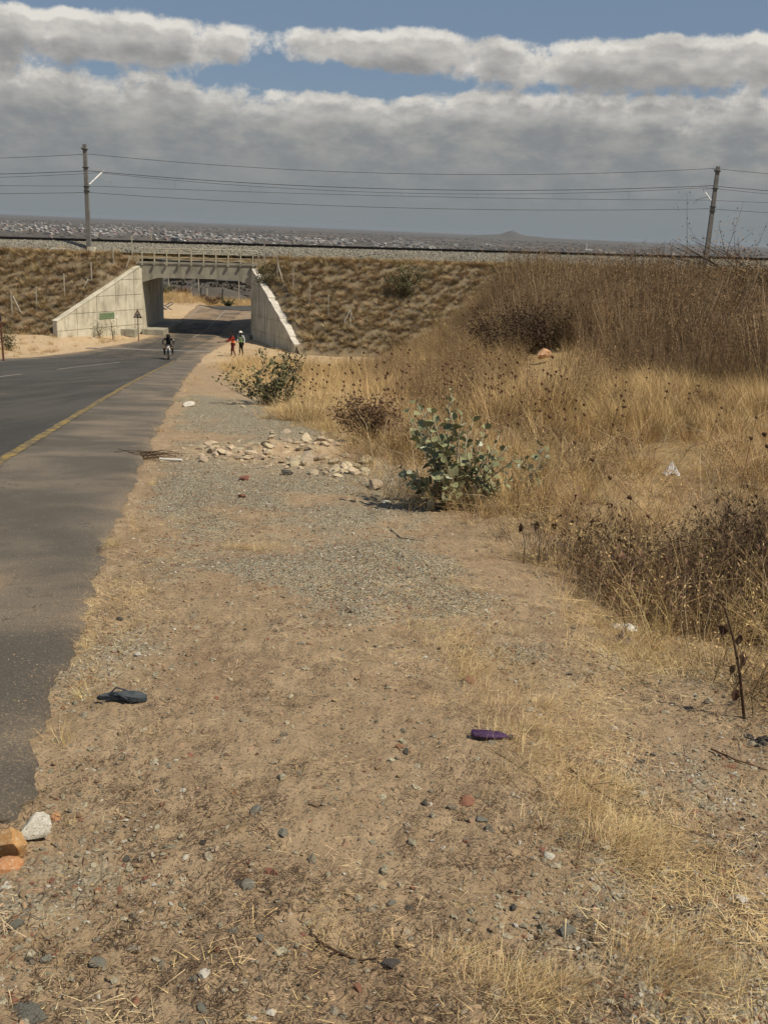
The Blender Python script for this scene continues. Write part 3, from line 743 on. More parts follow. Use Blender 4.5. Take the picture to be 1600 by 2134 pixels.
for (px, lab) in ((613, 'low white concrete frame on the embankment edge right of the railing'), (121, 'low white concrete frame on the embankment edge left of the mast')):
    p = at(px, 548 if px > 500 else 527.5, 80.4); r_ = empty('concrete_bench', p, 0, lab, 'bench')
    mb = MB(); mb.box((0, 0, .34), (1.05, .5, .09)); mb.build('top_slab', M_WHITE, r_)
    for sx in (-.45, .45):
        mb = MB(); mb.box((sx, 0, .06), (.08, .5, .47)); mb.build('leg', M_POST, r_)

# ------------------------------------------------------------------ catenary masts and wires
mast_x = [-25.1, 25.35]; YM = 81.4
def make_mast(x, tall, label, cant):
    r_ = empty('railway_mast', (x, YM, float(zs(x)) - .1), 0, label, 'mast', 'catenary masts beside the track')
    mb = MB(); mb.box((0, 0, tall / 2), (.34, .34, tall), taper=.78); mb.build('pole', M_MAST, r_)
    mb = MB(); mb.box((.25, -.1, .15), (.75, .75, .55), taper=.7); mb.build('footing', M_CONC, r_)
    for f_ in (.955, .790, .615, .575):
        mb = MB(); mb.box((0, 0, tall * f_), (.42, .42, .07)); mb.build('clamp', M_DARK, r_)
    mb = MB(); mb.box((-.25, 0, tall * .965), (.3, .08, .09), rot=Matrix.Rotation(.5, 3, 'Y')); mb.box((.05, 0.2, tall * .955), (.08, .35, .08)); mb.build('wire_bracket', M_GALV, r_)
    if cant:
        ca = Vector((.16, .2, tall * .635)); cb = Vector((cant, 2.1, tall * .792)) 
        mb = MB(); mb.tube([ca, ca.lerp(cb, .8)], .055, 7); mb.build('insulator', M_INSUL, r_)
        mb = MB(); mb.tube([ca.lerp(cb, .8), cb], .03, 6); mb.tube([Vector((.1, .1, tall * .79)), cb], .02, 5)
        mb.tube([ca.lerp(cb, .52), Vector((cant + .45 * (1 if cant > 0 else -1), 2.1, tall * .685)), Vector((cant + .42 * (1 if cant > 0 else -1), 2.1, tall * .66))], .022, 5); mb.build('cantilever', M_GALV, r_)
    return r_
make_mast(mast_x[0], 8.3, 'grey square concrete catenary mast with a white bracket arm, left of the underpass', .95)
make_mast(mast_x[1], 7.95, 'grey concrete catenary mast rising behind the tall weeds on the right', -.35)
for x in (-77, 77.5):
    make_mast(x, 8.1, 'grey concrete catenary mast outside the %s edge of the picture' % ('left' if x < 0 else 'right'), .9 if x < 0 else -.4)
def wire(name, label, px, Yw, r_=0.014, ext=True):
    P = [at(a, b, Yw) for a, b in px]
    L_, M_, R_ = P
    def zq(x):                                     # parabola through three measured points
        return (L_.z * (x - M_.x) * (x - R_.x) / ((L_.x - M_.x) * (L_.x - R_.x)) + M_.z * (x - L_.x) * (x - R_.x) / ((M_.x - L_.x) * (M_.x - R_.x)) + R_.z * (x - L_.x) * (x - M_.x) / ((R_.x - L_.x) * (R_.x - M_.x)))
    span = R_.x - L_.x; slope = (R_.z - L_.z) / span
    pts = []
    for k in range(-24, 49):
        x = L_.x + span * k / 24; kk = k % 24; base = k // 24
        xm = L_.x + span * kk / 24
        if base != 0 and x < L_.x - 52 or x > R_.x + 52: continue
        pts.append((x, Yw, zq(xm) + base * slope * span))
    mb = MB(); mb.tube(pts, r_, 5)
    o = mb.build(name, M_WIRE, smooth_=True); tag(o, label, 'wire', 'overhead wires along the railway'); return o, zq, L_.x, R_.x
wire('overhead_wire', 'topmost thin overhead wire strung between the mast tops', [(186, 321), (900, 363), (1486, 351)], 81.6, .018)
wire('overhead_wire', 'second overhead wire from the top, a thick feeder clamped to the masts', [(186, 356), (760, 392), (1480, 387)], 81.6, .024)
om, zm, xa, xb = wire('overhead_wire', 'carrying wire just under the feeder, sagging over the track', [(207, 360), (830, 402), (1470, 391)], 83.5, .016)
oc, zc, _, _ = wire('overhead_wire', 'nearly straight contact wire hung below the carrying wire over the track', [(207, 388), (830, 408.5), (1470, 417)], 83.5, .016)
for k in range(1, 8):
    x = xa + (xb - xa) * k / 8; mb = MB(); mb.tube([(x, 83.5, zm(x)), (x, 83.5, zc(x))], .008, 4); mb.build('dropper', M_WIRE, oc)
wire('overhead_wire', 'lowest overhead wire fixed to the masts', [(186, 401), (830, 433), (1478, 435)], 81.6, .018)

# ------------------------------------------------------------------ signs
def dist_h(px0, px1, P): return abs(px1 - px0) * proj_depth(P) / F_PX
p = at(289, 698, 75.0); ws = empty('warning_sign', p, R(-12), 'triangular warning sign on a thin dark post in front of the left wing wall', 'road sign')
mb = MB(); mb.tube([(0, 0, -.8), (0, 0, 1.35)], .035, 6); mb.build('pole', M_DARK, ws)
M_SIGNW = mat('sign_face', (0.33, 0.31, 0.26), (0.42, 0.39, 0.33), 5, .6, 0, 0); M_SIGNR = mat('dull_red_sign_border', (0.06, 0.022, 0.018), (0.10, 0.03, 0.022), 6, .6, 0, 0)
def tri(mb, r0, y, z0):
    mb.prism([(r0 * math.sin(2 * math.pi * k / 3), z0 + r0 * math.cos(2 * math.pi * k / 3)) for k in range(3)], y, y + .006)
mb = MB(); tri(mb, .44, -.045, 1.52); mb.build('border', M_SIGNR, ws)
mb = MB(); tri(mb, .29, -.053, 1.52); mb.build('face', M_SIGNW, ws)
mb = MB(); mb.box((0, -.056, 1.46), (.09, .004, .2)); mb.box((-.06, -.056, 1.52), (.09, .004, .07)); mb.box((.06, -.056, 1.57), (.08, .004, .06)); mb.box((.01, -.056, 1.36), (.22, .004, .035)); mb.build('symbol', M_DARK, ws)
p = at(345, 683, 93.0); xs_ = empty('crossing_sign', p, 0, 'white X shaped railway crossing sign beyond the underpass', 'road sign')
mb = MB(); mb.tube([(0, 0, -.5), (0, 0, 1.9)], .06, 6); mb.build('pole', M_WHITE, xs_)
for s_ in (-1, 1):
    mb = MB(); mb.box((0, -.08 - .012 * s_, 1.95), (1.7, .02, .30), rot=Matrix.Rotation(s_ * .52, 3, 'Y')); bd = mb.build('board', M_SIGNR, xs_)
    mb = MB(); mb.box((0, -.094 - .012 * s_, 1.95), (1.6, .008, .17), rot=Matrix.Rotation(s_ * .52, 3, 'Y')); mb.build('white_band', M_WHITE, bd)
p = at(7, 735, 47); sg = empty('round_sign', p, 0, 'dark round sign on a reddish post cut off by the left edge', 'road sign')
h_ = 75 * proj_depth(p) / F_PX
mb = MB(); mb.tube([(0, 0, -.4), (0, 0, h_ - .3)], .05, 6); mb.build('pole', mat('rusty_post', (0.10, 0.04, 0.025), (0.15, 0.07, 0.04), 5, .8, .1, 0), sg)
mb = MB(); mb.tube([(-.28, -.07, h_ - .1), (-.28, -.05, h_ - .1)], .33, 24); mb.build('disc', mat('navy_sign', (0.02, 0.025, 0.045), (0.03, 0.035, 0.06), 5, .5, 0, 0), sg)
for zz, ww in ((.12, .3), (-.28, .25)):
    mb = MB(); mb.box((-.26, -.076, h_ + zz), (ww, .006, .065)); mb.build('mark', M_WHITE, sg)
#PART2
# ------------------------------------------------------------------ scattering (only for what nobody could count)
def hidden_proto(me): return bpy.data.objects.new(me.name, me)      # mesh carrier for the node group, never shown itself
def scatter(name, protos, pos, rot, scl, label, idx=None):
    pos = np.asarray(pos, np.float32); n = len(pos)
    me = bpy.data.meshes.new(name); me.vertices.add(n); me.vertices.foreach_set('co', pos.ravel())
    for k, t, v, w in (('rot', 'FLOAT_VECTOR', rot, 'vector'), ('scl', 'FLOAT_VECTOR', scl, 'vector')):
        a = me.attributes.new(k, t, 'POINT'); a.data.foreach_set(w, np.asarray(v, np.float32).ravel())
    a = me.attributes.new('pick', 'INT', 'POINT'); a.data.foreach_set('value', (rs.randint(0, len(protos), n) if idx is None else idx).astype(np.int32))
    o = link(name, me); tag(o, label, None, None, 'stuff')
    ng = bpy.data.node_groups.new(name, 'GeometryNodeTree')
    ng.interface.new_socket('Geometry', in_out='INPUT', socket_type='NodeSocketGeometry'); ng.interface.new_socket('Geometry', in_out='OUTPUT', socket_type='NodeSocketGeometry')
    gi = ng.nodes.new('NodeGroupInput'); go = ng.nodes.new('NodeGroupOutput'); ip = ng.nodes.new('GeometryNodeInstanceOnPoints'); jn = ng.nodes.new('GeometryNodeJoinGeometry')
    for p in protos:
        oi = ng.nodes.new('GeometryNodeObjectInfo'); oi.inputs['Object'].default_value = hidden_proto(p); oi.inputs['As Instance'].default_value = True
        ng.links.new(oi.outputs['Geometry'], jn.inputs[0])
    def na(nm, t):
        q = ng.nodes.new('GeometryNodeInputNamedAttribute'); q.data_type = t; q.inputs[0].default_value = nm; return q.outputs['Attribute']
    ng.links.new(gi.outputs[0], ip.inputs['Points']); ng.links.new(jn.outputs[0], ip.inputs['Instance'])
    ip.inputs['Pick Instance'].default_value = True
    ng.links.new(na('pick', 'INT'), ip.inputs['Instance Index'])
    e2r = ng.nodes.new('FunctionNodeEulerToRotation'); ng.links.new(na('rot', 'FLOAT_VECTOR'), e2r.inputs[0]); ng.links.new(e2r.outputs[0], ip.inputs['Rotation'])
    ng.links.new(na('scl', 'FLOAT_VECTOR'), ip.inputs['Scale']); ng.links.new(ip.outputs[0], go.inputs[0])
    md = o.modifiers.new('scatter', 'NODES'); md.node_group = ng
    return o
def U(a, b, n=None): return rs.uniform(a, b, n)
def on_ground(x, y, dz_=0.0): return np.stack([x, y, ground_z(x, y) + dz_], -1)
def rots(n, tilt=0.2): return np.stack([U(-tilt, tilt, n), U(-tilt, tilt, n), U(0, 6.283, n)], -1)
def uni(s): return np.repeat(np.asarray(s)[:, None], 3, 1)

def rock_mesh(name, m_, seed, flat=0.75, sub=2, cuts=9):
    r_ = random.Random(seed); bm = bmesh.new(); bmesh.ops.create_icosphere(bm, subdivisions=sub, radius=1.0)
    pl = []
    for _ in range(cuts):
        d = Vector((r_.gauss(0, 1), r_.gauss(0, 1), r_.gauss(0, 1))).normalized(); pl.append((d, r_.uniform(.42, .74)))
    for v in bm.verts:
        for d, h in pl:
            q = v.co.dot(d)
            if q > h: v.co -= d * (q - h)
        v.co *= 1 + r_.uniform(-.03, .03)
    sx, sy = r_.uniform(.95, 1.45), r_.uniform(.8, 1.1)
    for v in bm.verts: v.co = Vector((v.co.x * sx, v.co.y * sy, v.co.z * flat))
    me = bpy.data.meshes.new(name); bm.to_mesh(me); bm.free(); me.materials.append(m_); return me
PEB = [rock_mesh('pebble', M_PEB, i, .65, 1, 5) for i in range(6)]
PEBT = [rock_mesh('tan_pebble', M_PEBT, 20 + i, .6, 1, 5) for i in range(4)]
PEBR = [rock_mesh('brick_chip', M_BRICK, 40, .6, 1, 5), rock_mesh('white_chip', M_ROCKW, 41, .6, 1, 5)]

def frustum_points(n, ymin, ymax, power=1.0, wid=0.46):
    # more points close to where the photograph shows most; real positions on the ground
    y = ymin * (ymax / ymin) ** (U(0, 1, n) ** power); x = U(-1, 1, n) * (wid * y + (0.25 if wid < .6 else 1.2))
    return x, y
# pebbles and grit
x, y = frustum_points(430000, 1.15, 26, 1.0, .62)
mk_ = masks(x, y); offr = (x > edge_right(y) + 0.0)
keep = offr & (rs.rand(len(x)) < (0.038 + 0.75 * mk_['gravel'] * (1 - .6 * mk_['straw'])) * smooth(28, 16, y))
x, y = x[keep], y[keep]; n = len(x)
size = 0.0032 + 0.0085 * rs.rand(n) ** 4 + 0.00035 * y
idx = np.where(rs.rand(n) < .40 * (1 - masks(x, y)['gravel']) + .12, rs.randint(6, 10, n), rs.randint(0, 6, n)); idx = np.where(rs.rand(n) < .006, rs.randint(10, 12, n), idx)
scatter('gravel', PEB + PEBT + PEBR, on_ground(x, y, 0.001), rots(n, .5), uni(size), 'loose grey and tan gravel strewn over the verge', idx)
x, y = frustum_points(1500, 1.2, 12); keep = x > edge_right(y); x, y = x[keep], y[keep]; n = len(x)
scatter('small_stones', PEB + PEBT, on_ground(x, y, .002), rots(n, .4), uni(0.010 + 0.013 * rs.rand(n) ** 2), 'scattered small stones on the sandy verge')
x, y = frustum_points(26000, 1.6, 14, 1.0); keep = (rs.rand(len(x)) < .12 + .5 * smooth(.8, 0, edge_right(y) - x) + .5 * smooth(0, .4, fbm(x, y, .8, 4, .6, 7.))) & (x < edge_right(y) - .02) & (x > edge_right(y) - 2.2); x, y = x[keep], y[keep]; n = len(x)
scatter('road_grit', PEB + PEBT, np.stack([x, y, base_z(x, y) + .037], -1), rots(n, .4), uni(0.002 + 0.003 * rs.rand(n)), 'loose grit lying on the asphalt')
# ballast stones
n = 26000; x = U(-46, 46, n); v = U(0, 1, n); y = 81.1 + 1.45 * v
z = zs(x) + np.interp(y, [81.1, 81.7, 82.4, 82.5], [-.06, .30, .60, .64]) + .02
scatter('ballast', [rock_mesh('ballast_stone', M_BALLAST, 60 + i, .8, 1, 6) for i in range(4)], np.stack([x, y, z], -1), rots(n, 3), uni(U(.05, .10, n)), 'grey crushed stone ballast along the track')

# straw litter: patches of thin dry blades lying on the ground
def litter_mesh(name, m_, k, rad, seed, lo=.03, hi=.13, w=.0022, lift=.012):
    random.seed(seed); mb = MB()
    for _ in range(k):
        a = random.uniform(0, 6.28); r_ = rad * random.random() ** .7; t = random.gauss(0, 1.0)
        mb.blade((r_ * math.cos(a), r_ * math.sin(a), random.uniform(.001, lift)), (math.cos(t), math.sin(t), random.uniform(-.05, .22)), random.uniform(lo, hi), w * random.uniform(.7, 1.4), .12, None, 3)
    return mb.mesh(name, m_)
LIT = [litter_mesh('litter', M_GR_PALE, 15, .09, i, .015, .085, .0016) for i in range(4)] + [litter_mesh('litter', M_GR_GOLD, 20, .10, 10 + i, .012, .075, .0015) for i in range(4)] + [litter_mesh('litter', M_GR_BRN, 14, .10, 20 + i, w=.0018) for i in range(3)]
DARKL = [litter_mesh('dark_litter', M_STEM_D, 9, .05, 30 + i, .01, .045, .003) for i in range(3)]
x, y = frustum_points(84000, 1.15, 16, 1.0, .65)
strip = bump2(x - (0.95 + 0.10 * (y - 3) - .12 * np.sin(y * 2.2)), 0 * x, 0, 0, .20, 1) * smooth(2.0, 2.6, y) * smooth(6.4, 5.4, y)
strip2 = .7 * bump2(x, y, .55, 1.75, .2, .10) + bump2(x, y, -1.55, 5.0, .25, .7) + .8 * bump2(x, y, -1.75, 6.1, .3, 2.4) + bump2(x, y, -.85, 7.4, .18, .22) + .25 * bump2(x, y, 1.2, 1.8, .35, .5)
pat = smooth(.12, .42, fbm(x * 1.0 + .35 * y, y * .6, 1.6, 4, .6, 31.0)) * 2.4
den = 0.008 + 0.055 * pat * smooth(-.6, .8, x) + 0.34 * np.clip(strip + strip2, 0, 1) + .28 * masks(x, y)['straw'] * smooth(3, 5, y) + 0.012 * pat
keep = (x > edge_right(y) + .02) & (rs.rand(len(x)) < den); x, y = x[keep], y[keep]; n = len(x)
idx = rs.randint(0, 11, n)
rt = rots(n, .08)
scatter('straw_litter', LIT, on_ground(x, y, .001), rt, uni(U(.5, 1.25, n) * (1 + .02 * y)), 'dry straw litter lying on the verge', idx)
x, y = frustum_points(9000, 1.2, 12); keep = (x > edge_right(y)) & (fbm(x, y, 2.2, 3, .6, 44.) > -.1); x, y = x[keep], y[keep]; n = len(x)
scatter('dark_plant_bits', DARKL, on_ground(x, y, .002), rots(n, .1), uni(U(.4, 1.1, n)), 'tiny dark plant scraps on the sand')

# standing dry grass
def tuft_mesh(name, m_, k, h, spread, seed, w=.004, bend=.5, lean=(0, 0), tilt=.35, segs=3):
    random.seed(seed); mb = MB()
    mats = m_ if isinstance(m_, list) else [m_]
    for _ in range(k):
        a = random.uniform(0, 6.28); r_ = spread * random.random() ** .6
        d = Vector((math.cos(a) * tilt * random.random() * 1.4 + lean[0], math.sin(a) * tilt * random.random() * 1.4 + lean[1], 1))
        mb.cur = random.randrange(len(mats))
        mb.blade((r_ * math.cos(a), r_ * math.sin(a), -.02), d, h * random.uniform(.55, 1.1), w * random.uniform(.7, 1.3), bend * random.uniform(.3, 1.3), (math.cos(a + 1.3), math.sin(a + 1.3), 0), segs)
    return mb.mesh(name, mats)
def xb(y): return np.interp(y, [0, 3.66, 5, 7, 8.9, 9.3, 11.4, 13, 15.6, 20, 24, 40, 60], [1.9, 1.75, 1.45, 1.15, .55, .1, -.35, -.75, -1.2, -2.6, -3.3, -6.9, -10.8])
FIELD = [tuft_mesh('field_tuft', [M_GR_GOLD, M_GR_GOLD, M_GR_BRN, M_GR_PALE], 60, .40, .17, i, .0045, 1.0, (.15 * math.sin(i * 2.1), .15 * math.cos(i * 1.7)), .65) for i in range(5)]
BROWN = [tuft_mesh('brown_tuft', [M_GR_BRN, M_GR_BRN, M_GR_GOLD], 60, .46, .18, 10 + i, .0045, .8, (.12 * math.sin(i), .1), .6) for i in range(4)]
TALL = [tuft_mesh('tall_tuft', [M_GR_BRN, M_GR_GOLD], 44, .85, .22, 20 + i, .005, .6, (.1 * math.sin(i * 2), 0), .38) for i in range(4)]
x, y = frustum_points(78000, 3.0, 62, .85, .72); 
edge = x - xb(y) + .55 * fbm(x, y, .9, 3, .6, 3.3)
vis = smooth(0.0, .7 , edge)
hol = np.clip(bump2(x, y, 2.3, 6.5, .95, 1.1) + bump2(x, y, 2.9, 5.2, .9, .6) * .8 + .85 * bump2(x, y, 2.9, 8.1, 1.0, .45), 0, 1)
gap = smooth(-.12, .16, fbm(x, y, .55, 4, .6, 71.))
keep = (edge > 0) & (rs.rand(len(x)) < (.25 + .75 * vis) * (1 - .95 * hol) * (1 - .93 * gap * smooth(60, 18, y)) * (.16 + .84 * smooth(8, 20, y))) & (y < 64)
keep &= ~((np.abs(x / y - .157) < .022) & (y > 22) & (y < 36)); x, y = x[keep], y[keep]; n = len(x)
tallz = smooth(.5, -.3, x / y * 8 - .9) * smooth(10, 13, y) * smooth(60, 40, y)             # the browner, taller stand towards the middle
r1 = rs.rand(n); bn = fbm(x, y, .35, 3, .5, 12.)
idx = np.where(r1 < .6 * tallz, rs.randint(9, 13, n), np.where(r1 + 1.3 * bn > .88, rs.randint(5, 9, n), rs.randint(0, 5, n)))
sc_ = U(.6, 1.15, n) * (.45 + .55 * smooth(0, 1.6, x - xb(y))) * (.42 + (.38 - .20 * smooth(.16, .26, x / y)) * smooth(6, 16, y)) * (1 + .006 * y) * (1 + .9 * fbm(x, y, .8, 3, .6, 55.) + .5 * fbm(x, y, 3.1, 2, .6, 15.))
sxy = sc_ * (1.15 + .010 * y)
scatter('dry_grass', FIELD + BROWN + TALL, on_ground(x, y), rots(n, .15), np.stack([sxy, sxy, sc_], -1), 'dry golden and brown grass covering the field on the right', idx)
# grass along the road edge, the bank beyond the crossing and the left verge
x, y = frustum_points(9000, 3.0, 60, .8); e = x - edge_right(y)
keep = (e > .0) & (e < .15 + .02 * y) & (rs.rand(len(x)) < (.10 + .45 * smooth(6, 12, y)) * smooth(-.1, .3, fbm(x, y, .9, 3, .6, 5.)))
x, y = x[keep], y[keep]; n = len(x); s_ = U(.15, .38, n) * (1 + .02 * y)
scatter('verge_grass', FIELD, on_ground(x, y), rots(n, .4), uni(s_), 'sparse dry grass along the asphalt edge')
n = 9000; x = U(-52, -19.5, n); y = U(50, 76, n); keep = (x < edge_left(y) - 1.0) & (rs.rand(n) < .10 + .9 * smooth(.0, .3, fbm(x, y, .3, 3, .6, 9.)))
x, y = x[keep], y[keep]; n = len(x); s_ = U(.6, 1.3, n)
scatter('left_verge_grass', FIELD + BROWN, on_ground(x, y), rots(n, .2), uni(s_), 'dry grass patches on the verge left of the road')
n = 7000; x = U(-34, 4, n); y = U(95.5, 124, n); keep = ~((np.abs(x - np.interp(y, [95.5, 104, 110, 117, 127], [-16, -13.9, -11, -6, 4])) < 4.2)) & (rs.rand(n) < .25 + smooth(96, 99, y)); x, y = x[keep], y[keep]; n = len(x)
scatter('far_verge_grass', FIELD + TALL[:2], on_ground(x, y), rots(n, .2), uni(U(.7, 1.4, n)), 'golden grass beyond the underpass')
n = 1200; x = U(-13.2, -3, n); y = U(56, 74, n); keep = (x > edge_right(y) + .8) & (rs.rand(n) < .15 + .8 * smooth(0, .3, fbm(x, y, .5, 3, .6, 19.))) & (y < 74); x, y = x[keep], y[keep]; n = len(x)
scatter('dry_ground_cover', BROWN + FIELD, on_ground(x, y), rots(n, .3), uni(U(.3, .8, n)), 'low dry plants on the sand in front of the underpass')
# planted tufts of the embankment, roughly in rows
TUF = [tuft_mesh('slope_tuft', [M_GR_TUFT, M_GR_TUFT, M_GR_BRN], 80, .62, .20, 40 + i, .024, 1.0, (.12, -.05), .8) for i in range(5)]
P, S_ = [], []
for row in range(17):
    yy = 72.0 + row * .52
    for k in range(290):
        xx = -52 + k * .36 + random.uniform(-.22, .22) + (row % 2) * .2; y_ = yy + random.uniform(-.3, .3)
        if XL - wing_off(y_) - .75 < xx < XR + wing_off(y_) + .75 and y_ < 80.3: continue
        if random.random() < .05: continue
        P.append((xx, y_, float(emb_z(xx, y_)))); S_.append(random.uniform(.6, 1.1) * (1.25 if random.random() < .15 else 1))
for _ in range(2600):
    y_ = random.uniform(71.8, 80.6); xx = random.uniform(-52, 52)
    if XL - wing_off(y_) - .75 < xx < XR + wing_off(y_) + .75 and y_ < 80.3: continue
    P.append((xx, y_, float(emb_z(xx, y_)))); S_.append(random.uniform(.3, .7))
n = len(P); scatter('embankment_tufts', TUF, P, rots(n, .25), uni(S_), 'brown grass tufts planted over the embankment slope')
n = 9000; x = U(-52, 56, n); y = U(79.4, 81.4, n); keep = ~((x > XL - .3) & (x < XR + .3) & (y < 80.9)); x, y = x[keep], y[keep]; n = len(x)
inb = (x > XL - .3) & (x < XR + .3)
z = np.where(inb, np.minimum(zs(x) - .05, -1.55 + .5 * (y - YF - .75)), emb_z(x, y))
scatter('shoulder_grass', FIELD + BROWN, np.stack([x, y, z], -1), rots(n, .2), uni(U(.45, 1.0, n)), 'straw coloured grass along the top of the embankment')

# tall weeds
def weed_mesh(name, seed, k, h, leafn, m_stem, m_leaf, spread=.35, w=.006, leaf=.035, lean=(0, 0)):
    random.seed(seed); mb = MB()
    for _ in range(k):
        a = random.uniform(0, 6.28); r_ = spread * random.random(); hh = h * random.uniform(.55, 1.08)
        d = Vector((math.cos(a) * .3 * random.random() + lean[0], math.sin(a) * .3 * random.random() + lean[1], 1)).normalized()
        mb.cur = 2 if random.random() < .22 else 0
        p0 = Vector((r_ * math.cos(a), r_ * math.sin(a), -.05)); p1 = p0 + d * hh * .5 + Vector((random.uniform(-.04, .04), random.uniform(-.04, .04), 0)); d2 = (d + Vector((random.uniform(-.15, .15) + lean[0], random.uniform(-.15, .15), 0))).normalized(); p2 = p1 + d2 * hh * .5
        mb.tube([p0, p1, p2], [w, w * .75, w * .3], 3, False)
        for j in range(leafn):
            t = random.uniform(.15, 1.0); q = p0.lerp(p1, t * 2) if t < .5 else p1.lerp(p2, t * 2 - 1)
            dd = Vector((random.gauss(0, 1), random.gauss(0, 1), random.uniform(.2, 1.6))).normalized()
            if random.random() < .35:
                mb.cur = 0; mb.tube([q, q + dd * random.uniform(.10, .32)], [w * .45, w * .2], 3, False)
            else:
                mb.cur = 1; sd = Vector((random.gauss(0, 1), random.gauss(0, 1), random.gauss(0, 1))).normalized() * leaf * .4; q = q + dd * random.uniform(0, .07)
                e_ = q + dd * leaf * random.uniform(.6, 1.5); mb.add([q - sd * .3, q + sd * .3, e_ + sd, e_ - sd], [(0, 1, 2, 3)])
    return mb.mesh(name, [m_stem, m_leaf, M_STEM_P])
WEED = [weed_mesh('tall_weed', 100 + i, 13, 2.3, 22, M_STEM_R, M_STEM_R, .38, w=.008, lean=(-.05 if i % 2 else .08, 0)) for i in range(6)]
WEEDM = [weed_mesh('mid_weed', 120 + i, 12, 1.15, 18, M_STEM_R, M_GR_BRN, .3, .004, .025) for i in range(4)]
n = 12500; y = 22.5 + 34 * rs.rand(n); x = U(1.0, 37, n)
left = np.interp(y, [22, 26, 32, 38, 45, 58], [9.0, 5.6, 4.6, 3.2, 3.0, 3.0]) + .8 * fbm(x, y, .3, 3, .6, 3.3)
keep = (x > left) & (x < .62 * y + 4) & (rs.rand(n) < 1.0 - .85 * smooth(.02, .25, fbm(x, y, .45, 3, .6, 61.))) & ~((np.abs(x / y - .157) < .035) & (y < 33.5))
x, y = x[keep], y[keep]; n = len(x)
hh = U(.7, 1.2, n) * (.45 + .55 * smooth(0, 3.0, x - np.interp(y, [22, 26, 32, 38, 45, 58], [9.0, 5.6, 4.6, 3.2, 3.0, 3.0]))) * (1 + .55 * fbm(x, y, .45, 3, .6, 6.))
scatter('tall_weeds', WEED, on_ground(x, y), rots(n, .12), np.stack([hh * 1.15, hh * 1.15, hh], -1), 'tall russet brown dead weeds massed on the right in front of the railway')
n = 5200; y = 15 + 44 * rs.rand(n); x = U(-6.5, 14, n)
lo = np.interp(y, [15, 22, 30, 45, 59], [.6, .2, -.6, -2.0, -3.6]); keep = (x > lo) & (x < np.interp(y, [15, 22, 30, 45, 59], [2.4, 5.5, 5.5, 4.8, 4.5])) & (rs.rand(n) < .25 + .45 * smooth(-.1, .3, fbm(x, y, .4, 3, .6, 2.))) & ~((np.abs(x / y - .157) < .024) & (y > 19) & (y < 36))
x, y = x[keep], y[keep]; n = len(x)
scatter('russet_weeds', WEEDM, on_ground(x, y), rots(n, .15), uni(U(.7, 1.25, n)), 'knee to waist high russet weeds between the golden grass')
# tangle of thin dead herbs in the lower right
HERB = [weed_mesh('dead_herb', 140 + i, 11, .55, 10, M_STEM_D if i % 3 == 0 else (M_GR_GOLD if i % 3 == 1 else M_GR_BRN), M_GR_GOLD if i % 2 else M_GR_BRN, .16, .0022, .014, lean=(random.uniform(-.4, .4), random.uniform(-.3, .3))) for i in range(6)]
x, y = frustum_points(6000, 3.4, 13, 1.0, .72); e = x - xb(y); keep = (e > .05) & (rs.rand(len(x)) < .08 + .7 * smooth(.0, .4, fbm(x, y, 1.2, 3, .6, 90.)) + .8 * bump2(x, y, 2.6, 6.4, 1.0, .7))
x, y = x[keep], y[keep]; n = len(x)
scatter('dead_herbs', HERB, on_ground(x, y), rots(n, .5), uni(U(.5, 1.25, n)), 'tangle of thin dead herbs beside the verge')

cx_, cy_ = [], []
ctr = [(940, 1310), (1010, 1400), (1090, 1480), (1130, 1560), (1190, 1660), (1290, 1760), (1330, 1800)]
cg = [G(*q) for q in ctr]
for i in range(420):
    j = random.randrange(len(cg) - 1); t = random.random(); q = cg[j].lerp(cg[j + 1], t); w_ = .05 + .05 * (j < 4)
    cx_.append(q.x + random.gauss(0, w_ * 1.6)); cy_.append(q.y + random.gauss(0, w_))
for (px, py, k_, r_) in ((1020, 2050, 34, .09), (1400, 2050, 30, .12), (515, 1145, 26, .10), (1100, 2080, 30, .08), (1380, 1990, 40, .10)):
    q = G(px, py)
    for _ in range(k_): cx_.append(q.x + random.gauss(0, r_)); cy_.append(q.y + random.gauss(0, r_ * .6))
x, y = np.array(cx_), np.array(cy_); n = len(x)
THIN = [tuft_mesh('thin_tuft', [M_GR_GOLD, M_GR_PALE, M_GR_BRN], 34, .15, .07, 400 + i, .0018, .9, (.5, -.35), .9) for i in range(5)]
scatter('leaning_straw', THIN, on_ground(x, y), rots(n, .25) * np.array([1, 1, .12]), uni(U(.5, .95, n)), 'strip of low leaning golden straw on the gravel')
x, y = frustum_points(17000, 4.0, 20, 1.0, .62); e = x - xb(y); keep = (e > -.75) & (e < .3) & (rs.rand(len(x)) < .75 * smooth(-.75, .1, e) * smooth(-.1, .3, fbm(x, y, 1.3, 3, .6, 81.)) + .2 * smooth(-.3, .1, e)); x, y = x[keep], y[keep]; n = len(x)
scatter('edge_straw', THIN, on_ground(x, y), rots(n, .5), uni(U(.6, 1.5, n)), 'short thin straw thinning out from the grass edge onto the gravel')
BENT = []
for i in range(5):
    random.seed(300 + i); mb = MB()
    for _ in range(4):
        a = random.uniform(0, 6.28); L0 = random.uniform(.5, 1.2); d = Vector((math.cos(a), math.sin(a), random.uniform(.4, 1.6))).normalized(); q = Vector((random.uniform(-.1, .1), random.uniform(-.1, .1), -.02)); m_ = q + d * L0 * .55
        mb.tube([q, m_, m_ + (d + Vector((0, 0, -.6))).normalized() * L0 * .45], [.003, .0025, .001], 3, False)
    BENT.append(mb.mesh('bent_stem', M_STEM_P if i % 2 else M_GR_BRN))
x, y = frustum_points(1500, 4.2, 26, 1.0, .48); keep = (x > xb(y) + .1); x, y = x[keep], y[keep]; n = len(x)
